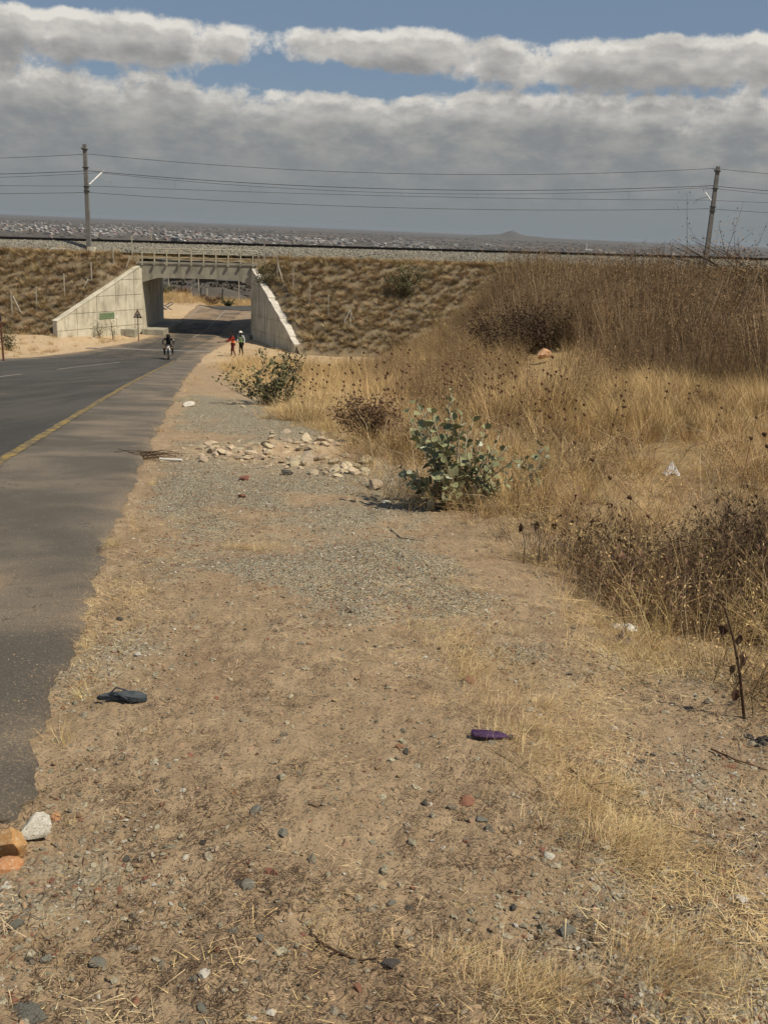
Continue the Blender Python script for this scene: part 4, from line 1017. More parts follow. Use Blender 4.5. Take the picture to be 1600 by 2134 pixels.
scatter('bent_stems', BENT, on_ground(x, y), rots(n, .3), uni(U(.6, 1.2, n) * (.35 + .65 * smooth(5, 12, y))), 'thin bent and broken stems leaning through the dry grass')
DRK = [weed_mesh('shade_brush', 320 + i, 14, .6, 16, M_STEM_D, M_LEAFB, .25, .003, .03, lean=(random.uniform(-.5, .5), 0)) for i in range(4)]  # dead brush in dark colours, standing in for the shade of the right hollow
x, y = frustum_points(5000, 4.6, 26, 1.0, .48); keep = (x > xb(y) + .3) & (rs.rand(len(x)) < .9 * np.clip(.8 * bump2(x, y, 2.5, 6.6, 1.0, .7) + .9 * bump2(x, y, 3.2, 6.9, .7, .9) + .8 * bump2(x, y, .4, 14.0, .6, 1.0) + .5 * smooth(.25, .5, fbm(x, y, .5, 3, .6, 41.)), 0, 1)); x, y = x[keep], y[keep]; n = len(x)
scatter('shade_brushwood', DRK, on_ground(x, y), rots(n, .4), uni(U(.5, 1.1, n)), 'dead brushwood coloured dark for the shade in the hollow on the right')

# ------------------------------------------------------------------ far scrub and the town on the plain
SC = []
for i in range(4):
    me = rock_mesh('scrub_bush', M_SCRUB, 200 + i, .55, 2, 3); SC.append(me)
n = 15000; D = 125 * (9500 / 125) ** rs.rand(n); a = np.radians(U(-30, 28, n)); x, y = D * np.sin(a), D * np.cos(a)
keep = rs.rand(n) < .35 + smooth(-.1, .3, fbm(x, y, .004, 3)); x, y, D = x[keep], y[keep], D[keep]; n = len(x); s_ = U(1.2, 3.0, n) * (1 + D / 3500)
scatter('far_scrub', SC, on_ground(x, y, .3), rots(n, .1), np.stack([s_ * 1.5, s_ * 1.5, s_], -1), 'dark scrub and trees dotted over the distant plain')
def house_mesh(w, d, h, rh, mr):
    mb = MB(); mb.box((0, 0, h / 2), (w, d, h)); mb.cur = 1
    o = .5; mb.prism([(-w / 2 - o, h), (w / 2 + o, h), (w * .5 * .5, h + rh), (-w * .5 * .5, h + rh)][::-1] if rh < 2 else [(-w / 2 - o, h), (w / 2 + o, h), (0, h + rh)][::-1], -d / 2 - o, d / 2 + o)
    mb.cur = 2
    for k in (-.25, .25): mb.box((w * k, -d / 2 - .03, h * .55), (1.4, .06, 1.3))
    return mb.mesh('house', [M_HW, mr, M_WIN])
M_HB = mat('bright_tin_roof', (0.5, 0.49, 0.48), (0.62, 0.6, 0.58), 0.2, 0.5, 0, 0.2)
HM = [house_mesh(12, 9, 3.2, 2.6, M_HR), house_mesh(16, 10, 3.4, 1.6, M_HR), house_mesh(11, 9, 3.2, 2.8, M_HRED), house_mesh(18, 9, 4.5, 1.8, M_HR), house_mesh(10, 8, 5.2, 2.2, M_HB), house_mesh(11, 9, 3.2, 2.4, M_HR)]
def town_points(n):
    out = []
    while len(out) < n:
        px = random.uniform(-120, 1500); hy = 447 + px * 73 / 1600
        t = random.random()
        if px < 420: o = random.gauss(26, 7) 
        elif px < 950: o = random.gauss(30 - (px - 420) * .012, 4.0 if random.random() < .8 else 7)
        else: o = random.gauss(21, 4.0)
        if px > 620 and random.random() < .85 * min(1, (px - 620) / 420): continue
        if random.random() < .08 and 250 < px < 620: o = random.gauss(10, 1.0)
        if o < 7 or o > 47: continue
        if float(fbm(px * .02, o * .15, 1.0, 3)) < -.18: continue
        d = ray(px, hy + o); s = -d[2] / d[1]
        Y = 56 / max(s, .004)
        for _ in range(3): Y = (EYE - gz(d[0] / d[1] * Y, Y)) / s
        out.append((d[0] / d[1] * Y, Y))
    return out
tp = sorted(town_points(1150), key=lambda p: p[1])
tp = [p for p in tp if p[1] > 1500]
for i, (x, y) in enumerate(tp[:290]):
    o = link('house', HM[i % 6], None, (x, y, gz(x, y))); o.rotation_euler = (0, 0, random.choice((0, .3, -.3, 1.2)) + random.uniform(-.1, .1)); s_ = random.uniform(.7, 1.05); o.scale = (s_, s_, s_)
    if HM[i % 6].materials[1] == M_HRED: lab = 'small far house with a reddish roof on the hazy plain beyond the track'
    elif i % 6 == 4: lab = 'narrow far house with a very bright roof on the hazy plain'
    elif i % 6 == 3: lab = 'long far building with a dull metal roof on the hazy plain'
    else: lab = 'small far house with a dull metal roof on the hazy plain beyond the track'
    tag(o, lab, 'house', 'houses of the distant town')
rest = np.array(tp[290:]); n = len(rest)
s_ = U(.8, 1.35, n)
scatter('far_town', HM, on_ground(rest[:, 0], rest[:, 1]), np.stack([0 * s_, 0 * s_, U(-.5, .5, n)], -1), uni(s_), 'hundreds of tiny pale houses of the distant town')
def farpos(px, py):
    d = ray(px, py); s = -d[2] / d[1]; Y = 56 / max(s, .004)
    for _ in range(4): Y = (EYE - gz(d[0] / d[1] * Y, Y)) / s
    return Vector((d[0] / d[1] * Y, Y, gz(d[0] / d[1] * Y, Y)))
M_BLOCK = mat('dark_block_wall', (0.07, 0.075, 0.09), (0.10, 0.105, 0.12), .2, .8, 0, 0)
p = farpos(365, 511); b = empty('apartment_block', p, 0, 'dark multi storey block standing alone in front of the distant town', 'building'); k = proj_depth(p) / F_PX
mb = MB(); mb.box((0, 0, 7.5 * k), (14 * k, 10 * k, 15 * k)); mb.build('wall', M_BLOCK, b)
for j in range(4):
    mb = MB(); mb.box((0, -5 * k - .1, (2.5 + j * 3.3) * k), (11 * k, .2, 1.1 * k)); mb.build('window_band', M_WIN, b)
mb = MB(); mb.box((0, 0, 15.3 * k), (14.6 * k, 10.6 * k, .6 * k)); mb.build('roof', M_HR, b)
p = farpos(1221, 521); k = proj_depth(p) / F_PX; b = empty('white_tower', p, 0, 'tiny white control tower far off on the plain', 'tower')
mb = MB(); mb.box((0, 0, 5 * k), (1.6 * k, 1.6 * k, 10 * k)); mb.build('shaft', M_WHITE, b)
mb = MB(); mb.box((0, 0, 11 * k), (3.2 * k, 3.2 * k, 2.4 * k)); mb.build('cab', M_WHITE, b)
mb = MB(); mb.box((4 * k, 0, 1.1 * k), (16 * k, 4 * k, 2.2 * k)); mb.build('low_hall', M_WHITE, b)
# distant hill with a rocky knob and a low ridge
D0 = 11500.0
xx = np.linspace(-2600, 6500, 240); yy = np.linspace(D0 - 900, D0 + 900, 26); XX, YY = np.meshgrid(xx, yy)
d = ray(1064, 490); xc = d[0] / d[1] * D0
HZ = (62 * np.exp(-((XX - xc) / 95) ** 2) + 24 * np.exp(-((XX - xc + 210) / 150) ** 2) + 26 * np.exp(-((XX - xc - 160) / 200) ** 2) + 26 * np.exp(-((XX - xc - 500) / 1300) ** 2) + 16 * fbm(XX, YY, .006, 4, .6) ) * np.exp(-((YY - D0) / 420) ** 2)
tag(link('hill', grid_mesh('hill', XX, YY, base_z(XX, YY) - 4 + HZ, M_SCRUB)), 'low hill with a rocky knob on the horizon', None, None, 'structure')

# ------------------------------------------------------------------ things seen through the underpass
def shrub(name, label, cat, base, tips, leaf, nleaf, m_stem, m_leaf, w=.012, group=None, asp=.45, jitter=.10, twigs=3, start=.25):
    root = empty(name, base, 0, label, cat, group); st = MB(); fo = MB()
    for tip in tips:
        t3 = tip - base; mid = t3 * .5 + Vector((random.gauss(0, 1), random.gauss(0, 1), 0)) * t3.length * .08 - Vector((t3.x * .12, t3.y * .12, 0))
        P_ = [Vector((random.uniform(-.03, .03), random.uniform(-.03, .03), -.05)), mid, t3]
        st.tube(P_, [w, w * .7, w * .3], 5, False)
        br = [(P_[0], P_[1]), (P_[1], P_[2])]
        for _ in range(twigs):
            t = random.uniform(.3, .9); q = P_[0].lerp(P_[1], t * 2) if t < .5 else P_[1].lerp(P_[2], t * 2 - 1)
            e_ = q + Vector((random.gauss(0, 1), random.gauss(0, 1), random.uniform(.2, 1.6))).normalized() * t3.length * random.uniform(.15, .35)
            st.tube([q, e_], [w * .45, w * .2], 4, False); br.append((q, e_))
        for _ in range(nleaf):
            a, b_ = random.choice(br); t = random.random()
            if a is P_[0]: t = start * 2 + (1 - start * 2) * t
            q = a.lerp(b_, t) + Vector((random.gauss(0, 1), random.gauss(0, 1), random.gauss(0, 1))) * jitter * leaf * 3
            dd = Vector((random.gauss(0, 1), random.gauss(0, 1), random.uniform(-.3, 1.5))).normalized(); sd = dd.cross(Vector((random.gauss(0, 1), random.gauss(0, 1), random.gauss(0, 1)))).normalized() * leaf * asp * .5
            L_ = leaf * random.uniform(.6, 1.3); e_ = q + dd * L_; m1 = q + dd * L_ * .5
            fo.add([q, m1 + sd, e_, m1 - sd], [(0, 1, 2, 3)])
    st.build('stems', m_stem, root); f = fo.build('foliage', m_leaf, root); f['kind'] = 'stuff'
    return root
def blob_tips(base, w, h, n, d=None):
    return [base + Vector((random.uniform(-w, w), random.uniform(-(d or w), (d or w)), h * random.uniform(.55, 1.0) * (1 - .35 * random.random()))) for _ in range(n)]
random.seed(5)
def Gp(px, py): return G(px, py)
for (px, py, w, h, lab, ml) in ((441, 644, 1.3, 1.2, 'round dark dry bush on the grassy bank beyond the crossing', M_LEAFB), (384, 641, 1.5, .9, 'low brownish bush left of the round dark one beyond the crossing', M_LEAFB), (348, 640, 1.5, 1.0, 'olive green bush behind the X shaped sign', M_LEAFD), (476, 640, .9, .8, 'small green bush at the right end of the grassy bank', M_LEAFD), (428, 645, 1.0, .5, 'low green plant at the crest of the road beyond', M_LEAFD)):
    d = ray(px, py); Y = 101.0 + random.uniform(0, 5); x = d[0] / d[1] * Y; b_ = Vector((x, Y, gz(x, Y)))
    shrub('bush', lab, 'bush', b_, blob_tips(b_, w, h, 16), .16, 60, M_STEM_D, ml, .02)
for i, px in enumerate((355, 378, 400, 421, 434, 462)):
    Y = 112.0; d = ray(px, 630); x = d[0] / d[1] * Y; mb = MB(); mb.box((0, 0, .8), (.13, .13, 2.0)); o = mb.build('fence_post', M_DARK if i % 2 else M_POST); o.location = (x, Y, gz(x, Y) - .1)
    tag(o, 'leaning wooden fence post in the row beyond the crossing', 'fence post', 'fence posts beyond the crossing'); o.rotation_euler = (0, random.uniform(-.08, .08), 0)
for px, h_, lab in ((352, 4.3, 'leftmost thin pale pole seen through the underpass'), (414, 4.0, 'middle thin pale pole seen through the underpass'), (498, 4.6, 'rightmost thin pale pole seen through the underpass')):
    Y = 125.0; d = ray(px, 620); x = d[0] / d[1] * Y; mb = MB(); mb.tube([(0, 0, -.2), (0, 0, h_)], .07, 6); o = mb.build('utility_pole', M_POST); o.location = (x, Y, gz(x, Y)); tag(o, lab, 'pole')
def low_building(px0, px1, Y, h, lab, mw, mr, rh=.9):
    a, b_ = ray(px0, 600), ray(px1, 600); xa_, xb_ = a[0] / a[1] * Y, b_[0] / b_[1] * Y; xm = (xa_ + xb_) / 2; w = xb_ - xa_
    r_ = empty('low_building', (xm, Y, gz(xm, Y)), 0, lab, 'building')
    mb = MB(); mb.box((0, 3, h / 2 - .3), (w, 6, h + .6)); mb.build('wall', mw, r_)
    mb = MB(); mb.prism([(-w / 2 - .5, h + .003), (w / 2 + .5, h + .003), (w / 2 - .8, h + rh), (-w / 2 + .8, h + rh)][::-1], -.6, 6.6); mb.build('roof', mr, r_)
    k = max(2, int(w / 4))
    for i in range(k):
        mb = MB(); mb.box((-w / 2 + w * (i + .5) / k, -.03, h * .5), (w / k * .4, .06, h * .4)); mb.build('window', M_WIN, r_)
M_WALLB = mat('brown_block_wall', (0.10, 0.075, 0.058), (0.15, 0.115, 0.09), .8, .9, 0, 0)
low_building(455, 530, 205, 2.6, 'long low brown building with a grey roof seen through the right side of the underpass', M_WALLB, M_HR, 1.5)
low_building(408, 446, 235, 2.6, 'low dark house with a pale roof seen in the middle of the underpass', M_WALLB, M_HW)
low_building(350, 392, 260, 2.4, 'low dark house seen at the left side of the underpass', M_WALLB, M_SCRUB)
p = at(353, 616, 150); tr = empty('parked_trailer', (p.x, 150, gz(p.x, 150)), 0, 'dark flat trailer parked in the field beyond the underpass', 'trailer')
mb = MB(); mb.box((0, 0, 1.5), (6.5, 2.2, 1.0)); mb.build('body', M_DARK, tr)
for sx in (-2.2, 2.2):
    mb = MB(); mb.tube([(sx, -1.2, .5), (sx, -.9, .5)], .5, 14); mb.build('wheel', M_DARK, tr)
for i in range(26):
    Y = 130 + 200 * random.random(); px = random.uniform(330, 530); d = ray(px, 600); x = d[0] / d[1] * Y; b_ = Vector((x, Y, gz(x, Y))); w = random.uniform(1.2, 3.0)
    shrub('scrub_tree', 'dark thorny scrub tree in the field beyond the underpass', 'tree', b_, blob_tips(b_, w, random.uniform(1.8, 3.8), 7), .5, 26, M_STEM_D, M_SCRUB, .05, 'scrub trees beyond the underpass', .7)

# ------------------------------------------------------------------ shrubs of the middle distance
def tipsP(lst, Y, dy=.25): return [at(px, py, Y + random.uniform(-dy, dy)) for px, py in lst]
b_ = G(560, 846); shrub('green_shrub', 'loose green leafy shrub beside the gravel verge, between verge and brown grass', 'shrub', b_, tipsP([(447, 792), (470, 778), (492, 770), (512, 765), (530, 770), (548, 742), (556, 733), (566, 745), (580, 738), (592, 752), (600, 745), (604, 770), (622, 768), (634, 748), (640, 790), (590, 800), (610, 808), (540, 800), (636, 822), (520, 796), (600, 730), (480, 800), (570, 790)], b_.y, .6), .10, 62, M_BARK, M_LEAFD, .014, asp=.5, start=.1)
b_ = G(596, 840); b_ = at(596, 842, 25); shrub('green_shrub', 'upright dark green sprigs at the right side of the loose shrub', 'shrub', b_, tipsP([(598, 728), (604, 740), (634, 730), (640, 742), (628, 760)], 25, .2), .10, 60, M_STEM_D, M_LEAFD, .012, asp=.4, start=.1)
b_ = G(765, 915); shrub('russet_shrub', 'dense russet dead shrub left of the grey green leafy bush', 'shrub', b_, tipsP([(690, 850), (700, 830), (712, 822), (730, 840), (745, 832), (760, 850), (780, 845), (800, 850), (820, 860), (835, 850), (700, 870), (720, 880), (790, 880), (815, 890), (750, 870), (685, 865), (830, 830), (805, 825), (775, 820), (840, 870)], b_.y, .5), .045, 120, M_STEM_D, M_LEAFB, .006, asp=.6, start=.0, jitter=.4)
p = E_(843, 612); p = Vector((p.x, 76.5, float(emb_z(p.x, 76.5)))); k = proj_depth(p) / F_PX
shrub('slope_shrub', 'green shrub growing on the embankment slope behind the weeds', 'shrub', p, tipsP([(800, 580), (812, 565), (825, 556), (836, 548), (850, 555), (862, 552), (875, 562), (885, 575), (870, 585), (845, 575), (820, 590), (855, 590), (838, 560)], 76.3, .8), .17, 85, M_STEM_D, M_LEAFD, .03, asp=.55, start=.15, jitter=.4)
p = E_(552, 590); p = Vector((p.x - .1, 78.6, float(emb_z(p.x, 78.6)))); shrub('wall_shrub', 'olive bush spilling over the top of the right wing wall', 'shrub', p, tipsP([(540, 562), (550, 555), (560, 548), (568, 560), (575, 572), (560, 580), (545, 590), (552, 600), (535, 585), (566, 592)], 78.2, .5), .15, 70, M_STEM_D, M_LEAFD, .03, asp=.55, start=.0, jitter=.4)
p = G(18, 730); shrub('roadside_shrub', 'green bush by the left road edge under the dark round sign', 'shrub', p, tipsP([(0, 690), (8, 682), (16, 678), (25, 688), (32, 700), (5, 705), (38, 715), (20, 700)], p.y, .4), .13, 80, M_STEM_D, M_LEAFD, .02, asp=.5, start=.0, jitter=.4)
for pxs, lab in ((((160, 700), [(150, 690), (165, 686), (180, 684), (192, 676), (172, 690)]), 'low dark scrub at the foot of the left wing wall'), (((208, 702), [(203, 672), (207, 668), (214, 680), (222, 686), (200, 682)]), 'taller dry twiggy bush at the foot of the left wing wall'), (((236, 702), [(230, 665), (233, 670), (240, 684), (226, 682)]), 'thin dry bush nearest the green notice on the wing wall')):
    b0 = at(pxs[0][0], pxs[0][1], 75.0); b0.z = gz(b0.x, 75.0); shrub('dry_bush', lab, 'bush', b0, tipsP(pxs[1], 75.0, .3), .12, 30, M_STEM_D, M_LEAFD, .02, start=.0, jitter=.5)
b0 = Vector((17.6, 40, gz(17.6, 40))); shrub('tall_bush', 'tallest dead bush rising above the weeds in front of the right mast', 'bush', b0, tipsP([(1385, 505), (1400, 498), (1420, 510), (1436, 490), (1440, 500), (1455, 505), (1462, 492), (1480, 520), (1500, 515), (1520, 530), (1410, 525), (1545, 520), (1395, 520), (1430, 520), (1450, 530), (1490, 535), (1560, 530), (1380, 530)], 40, 1.0), .11, 95, M_STEM_D, M_STEM_R, .022, start=.3, jitter=.6)
for (px, py, top, lab) in ((1105, 740, 640, 'dark bush added for the shaded gap at the left edge of the tall weeds'), (1050, 735, 660, 'dark bush added for the shaded gap beside the orange boulder')):
    Y = 34.0 if px > 1080 else 33.0; b0 = at(px, py, Y); b0.z = gz(b0.x, Y); shrub('shade_gap_bush', lab, 'bush', b0, blob_tips(b0, 1.5, 2.3, 22, .8), .10, 130, M_STEM_D, M_STEM_D, .016, start=.0, jitter=.6)  # dark bushes added to stand in for the shaded interior of the weeds

# milkweed bush with large leaves: every leaf a part
def leaf_mesh(seed):
    random.seed(seed); mb = MB(); L_ = 1.0
    prof_ = [(0, .10), (.18, .30), (.42, .42), (.66, .40), (.86, .24), (1.0, .02)]
    cur = random.uniform(.05, .25)
    vs = []
    for t, w in prof_:
        zc_ = -cur * t * t + .02; vs += [(-w, t, zc_ + w * .30), (0, t, zc_), (w, t, zc_ + w * .30)]
    mb.add(vs, [f for i in range(5) for f in ((3 * i, 3 * i + 1, 3 * i + 4, 3 * i + 3), (3 * i + 1, 3 * i + 2, 3 * i + 5, 3 * i + 4))])
    return mb
LEAFS = [leaf_mesh(i).mesh('leaf', M_LEAF, True) for i in range(4)] + [leaf_mesh(9).mesh('leaf', M_LEAFP, True)]
def milkweed(label, base, tips, pairs, leaf, w=.013, n_twig=0):
    root = empty('milkweed_bush', base, 0, label, 'bush')
    for tip in tips:
        t3 = tip - base; P_ = [Vector((random.uniform(-.04, .04), random.uniform(-.04, .04), -.03)), t3 * .45 + Vector((random.gauss(0, .05), random.gauss(0, .05), -.02)), t3]
        pts = [(1 - t) ** 2 * P_[0] + 2 * t * (1 - t) * (P_[1] * 1.05) + t * t * P_[2] for t in [i_ / 7 for i_ in range(8)]]
        mb = MB(); mb.tube(pts, list(np.linspace(w, w * .4, 8)), 6); mb.build('stem', M_BARK, root, True)
        for i in range(pairs):
            t = .30 + .70 * (i + random.uniform(-.2, .2)) / max(pairs - 1, 1); t = min(max(t, 0), 1); j = min(int(t * 7), 6); q = pts[j].lerp(pts[j + 1], t * 7 - j); ax_ = (pts[j + 1] - pts[j]).normalized()
            phi = i * 1.57 + random.uniform(-.4, .4)
            for s_ in (0, math.pi):
                if random.random() < .12: continue
                out = ax_.orthogonal().normalized(); out.rotate(Matrix.Rotation(phi + s_, 3, ax_)); dirn = (out + ax_ * (.35 + .9 * t)).normalized(); dirn.z += random.uniform(-.5, .2); dirn.normalize()
                nz = (ax_ + Vector((random.gauss(0, .4), random.gauss(0, .4), random.gauss(0, .3)))); xa_ = dirn.cross(nz).normalized(); nz = xa_.cross(dirn)
                s = leaf * random.uniform(.45, 1.2) * (1.0 if t < .85 else .7)
                o = link('leaf', LEAFS[4] if random.random() < .10 else random.choice(LEAFS[:4]), root); o.matrix_local = Matrix.Translation(q + dirn * .01) @ Matrix((xa_, dirn, nz)).transposed().to_4x4() @ Matrix.Scale(s, 4)
    return root
random.seed(21); b0 = G(955, 1062)
milkweed('grey green milkweed bush with large rounded leaves standing at the edge of the gravel verge', b0, tipsP([(868, 838), (880, 850), (850, 860), (862, 880), (900, 860), (950, 890), (970, 905), (1000, 915), (1020, 940), (890, 940), (930, 965), (980, 960), (850, 1000), (915, 985), (940, 815), (935, 850), (962, 868), (905, 880), (985, 880), (1010, 895), (1040, 905), (1055, 930), (1070, 960), (1060, 1000), (870, 905), (920, 920), (985, 930), (835, 975), (860, 985), (900, 1010), (1030, 965), (960, 960), (1035, 1020), (1000, 1030)], b0.y, .36), 8, .112)
b0 = G(1110, 1035); milkweed('small second milkweed plant just right of the large one among dry stalks', b0, tipsP([(1080, 950), (1095, 960), (1125, 930), (1140, 940), (1110, 985)], b0.y, .12), 6, .10, .007)

# dry stalks with round seed heads
def seed_mesh(seed):
    random.seed(seed); bm = bmesh.new(); bmesh.ops.create_icosphere(bm, subdivisions=2, radius=1)
    for i, v in enumerate(bm.verts): v.co *= 1.18 if i % 2 else .82
    me = bpy.data.meshes.new('seed_head'); bm.to_mesh(me); bm.free(); me.materials.append(M_SEED); return me
SEEDS = [seed_mesh(i) for i in range(3)]
def stalk(base, top, balls, r_=.024, label=None, bend=.1):
    root = empty('seed_stalk', base, 0, label or 'thin dry stalk carrying round brown seed heads in the brown grass', 'dead plant', None if label else 'dry stalks with round seed heads')
    t3 = top - base; m1 = t3 * .5 + Vector((random.gauss(0, 1), random.gauss(0, 1), 0)) * t3.length * bend * .5
    pts = [(1 - t) ** 2 * Vector((0, 0, -.03)) + 2 * t * (1 - t) * m1 + t * t * t3 for t in [i_ / 6 for i_ in range(7)]]
    mb = MB(); mb.tube(pts, list(np.linspace(.0045, .002, 7)), 4); mb.build('stem', M_STEM_R, root)
    for t in balls:
        j = min(int(t * 6), 5); q = pts[j].lerp(pts[j + 1], t * 6 - j); o = link('seed_head', random.choice(SEEDS), root, q); s = r_ * random.uniform(.75, 1.15); o.scale = (s, s, s * .9); o.rotation_euler = (random.random(), random.random(), 0)
random.seed(77)
for i in range(74):
    y_ = random.uniform(10.8, 19); lo_ = float(xb(y_)) + .1; x_ = lo_ + random.random() ** 1.3 * (2.6 + .05 * y_) if i < 62 else random.uniform(1.5, 5)
    z_ = gz(x_, y_); h = random.uniform(.75, 1.55) * (1 if i < 62 else .7)
    b0 = Vector((x_, y_, z_)); stalk(b0, b0 + Vector((random.gauss(0, .12), random.gauss(0, .12), h)), [1.0] + [1 - .13 * j - random.uniform(0, .04) for j in range(1, random.choice((2, 3, 3, 4)))], .018 * (1 + .02 * (y_ - 10)))
def Pp(px, py, Y): return at(px, py, Y)
b0 = Vector((2.6, 7.4, gz(2.6, 7.4))); stalk(b0, Pp(1145, 868, 8.2), [.18, .33, .45, .58, .7, .82, 1.0], .020, 'long leaning stalk with a row of round seed heads right of the milkweed', .03)
b0 = Vector((3.6, 8.0, gz(3.6, 8.0))); stalk(b0, Pp(1592, 905, 8.0), [.9, 1.0], .02, 'stalk with a large round seed head at the right edge above the litter', .05)
b0 = Vector((3.5, 9.2, gz(3.5, 9.2))); stalk(b0, Pp(1575, 870, 9.2), [.8, 1.0], .018, 'upper stalk with a round seed head at the right edge', .05)

# dead thistle like stalk on the right, leaf rags hanging on it
random.seed(3); b0 = G(1550, 1498); root = empty('dead_stalk', b0, 0, 'tall curved dead stalk with shrivelled leaves near the right edge', 'dead plant')
pp = [at(px, py, b0.y + dy) - b0 for px, py, dy in ((1550, 1500, 0), (1540, 1400, .0), (1528, 1335, .05), (1510, 1270, .08), (1478, 1222, .12))]
mb = MB(); mb.tube(pp, [.0075, .0065, .0055, .004, .002], 6); mb.build('stem', M_STEM_D, root)
def ragged(q, s, m_, name, parent):
    mb = MB(); n_ = 7; vs = [(0, 0, 0)]
    for k in range(n_):
        a = 2 * math.pi * k / n_; r_ = s * random.uniform(.5, 1.1); vs.append((r_ * math.cos(a) * .6, random.uniform(-.3, .3) * s, r_ * math.sin(a) - s * .5))
    mb.add(vs, [(0, k + 1, (k + 1) % n_ + 1) for k in range(n_)]); o = mb.build(name, m_, parent); o.location = q; return o
for t_, s in ((.15, .05), (.3, .045), (.4, .06), (.55, .05), (.62, .06), (.8, .03), (.9, .025)):
    j = min(int(t_ * 4), 3); q = pp[j].lerp(pp[j + 1], t_ * 4 - j); ragged(q + Vector((random.choice((-.03, .03)), -.01, 0)), s * .7, M_STEM_D, 'shrivelled_leaf', root)
for (px, py, t1, lab) in ((1090, 1175, (1085, 1090), 'thin dark stalk with a shrivelled black leaf right below the milkweed'), (1120, 1180, (1118, 1085), 'second thin dark stalk with a shrivelled leaf right of the first')):
    b0 = G(px, py); root = empty('dead_stalk', b0, 0, lab, 'dead plant'); tp_ = at(*t1, b0.y) - b0
    mb = MB(); mb.tube([(0, 0, -.02), tp_ * .5 + Vector((.02, 0, 0)), tp_], [.004, .003, .002], 5); mb.build('stem', M_STEM_D, root); ragged(tp_ * .95, .045, M_STEM_D, 'shrivelled_leaf', root)

# ------------------------------------------------------------------ rocks and litter
def rock(px, py, size_px, m_, seed, label, flat=.7, name='rock', lift=.35, group=None, sub=2, stretch=1.0, cuts=9):
    p = G(px, py); k = proj_depth(p) / F_PX; r_ = size_px * k / 2
    me = rock_mesh(name, m_, seed, flat, sub, cuts); o = link(name, me, None, p + Vector((0, 0, r_ * flat * lift))); o.scale = (r_ * stretch, r_, r_); o.rotation_euler = (0, 0, (seed * 1.7) % 6.28 if stretch == 1 else 0)
    return tag(o, label, 'rock', group)
rock(78, 1742, 82, M_ROCKW, 501, 'white speckled rock at the lower left beside the asphalt', .78, 'rock', .62, sub=3, cuts=12)
rock(26, 1785, 100, M_ROCKO, 502, 'big orange rock at the left edge next to the white one', .85, 'rock', .62, sub=3, cuts=12)
rock(12, 1812, 64, M_ROCKO, 503, 'smaller orange rock in front of the big one, cut off by the left edge', .5, 'rock', .4, sub=3)
rock(117, 1708, 34, M_ROCKO, 504, 'small orange rock tucked behind the white speckled rock', .5, 'rock', .4)
rock(1132, 758, 34, mat('pink_orange_rock', (0.50, 0.27, 0.14), (0.66, 0.42, 0.26), 2, .9, .5, 0, bscale=6), 505, 'lone orange boulder lying in the grass below the tall weeds', .85, 'boulder', 1.3, sub=3)
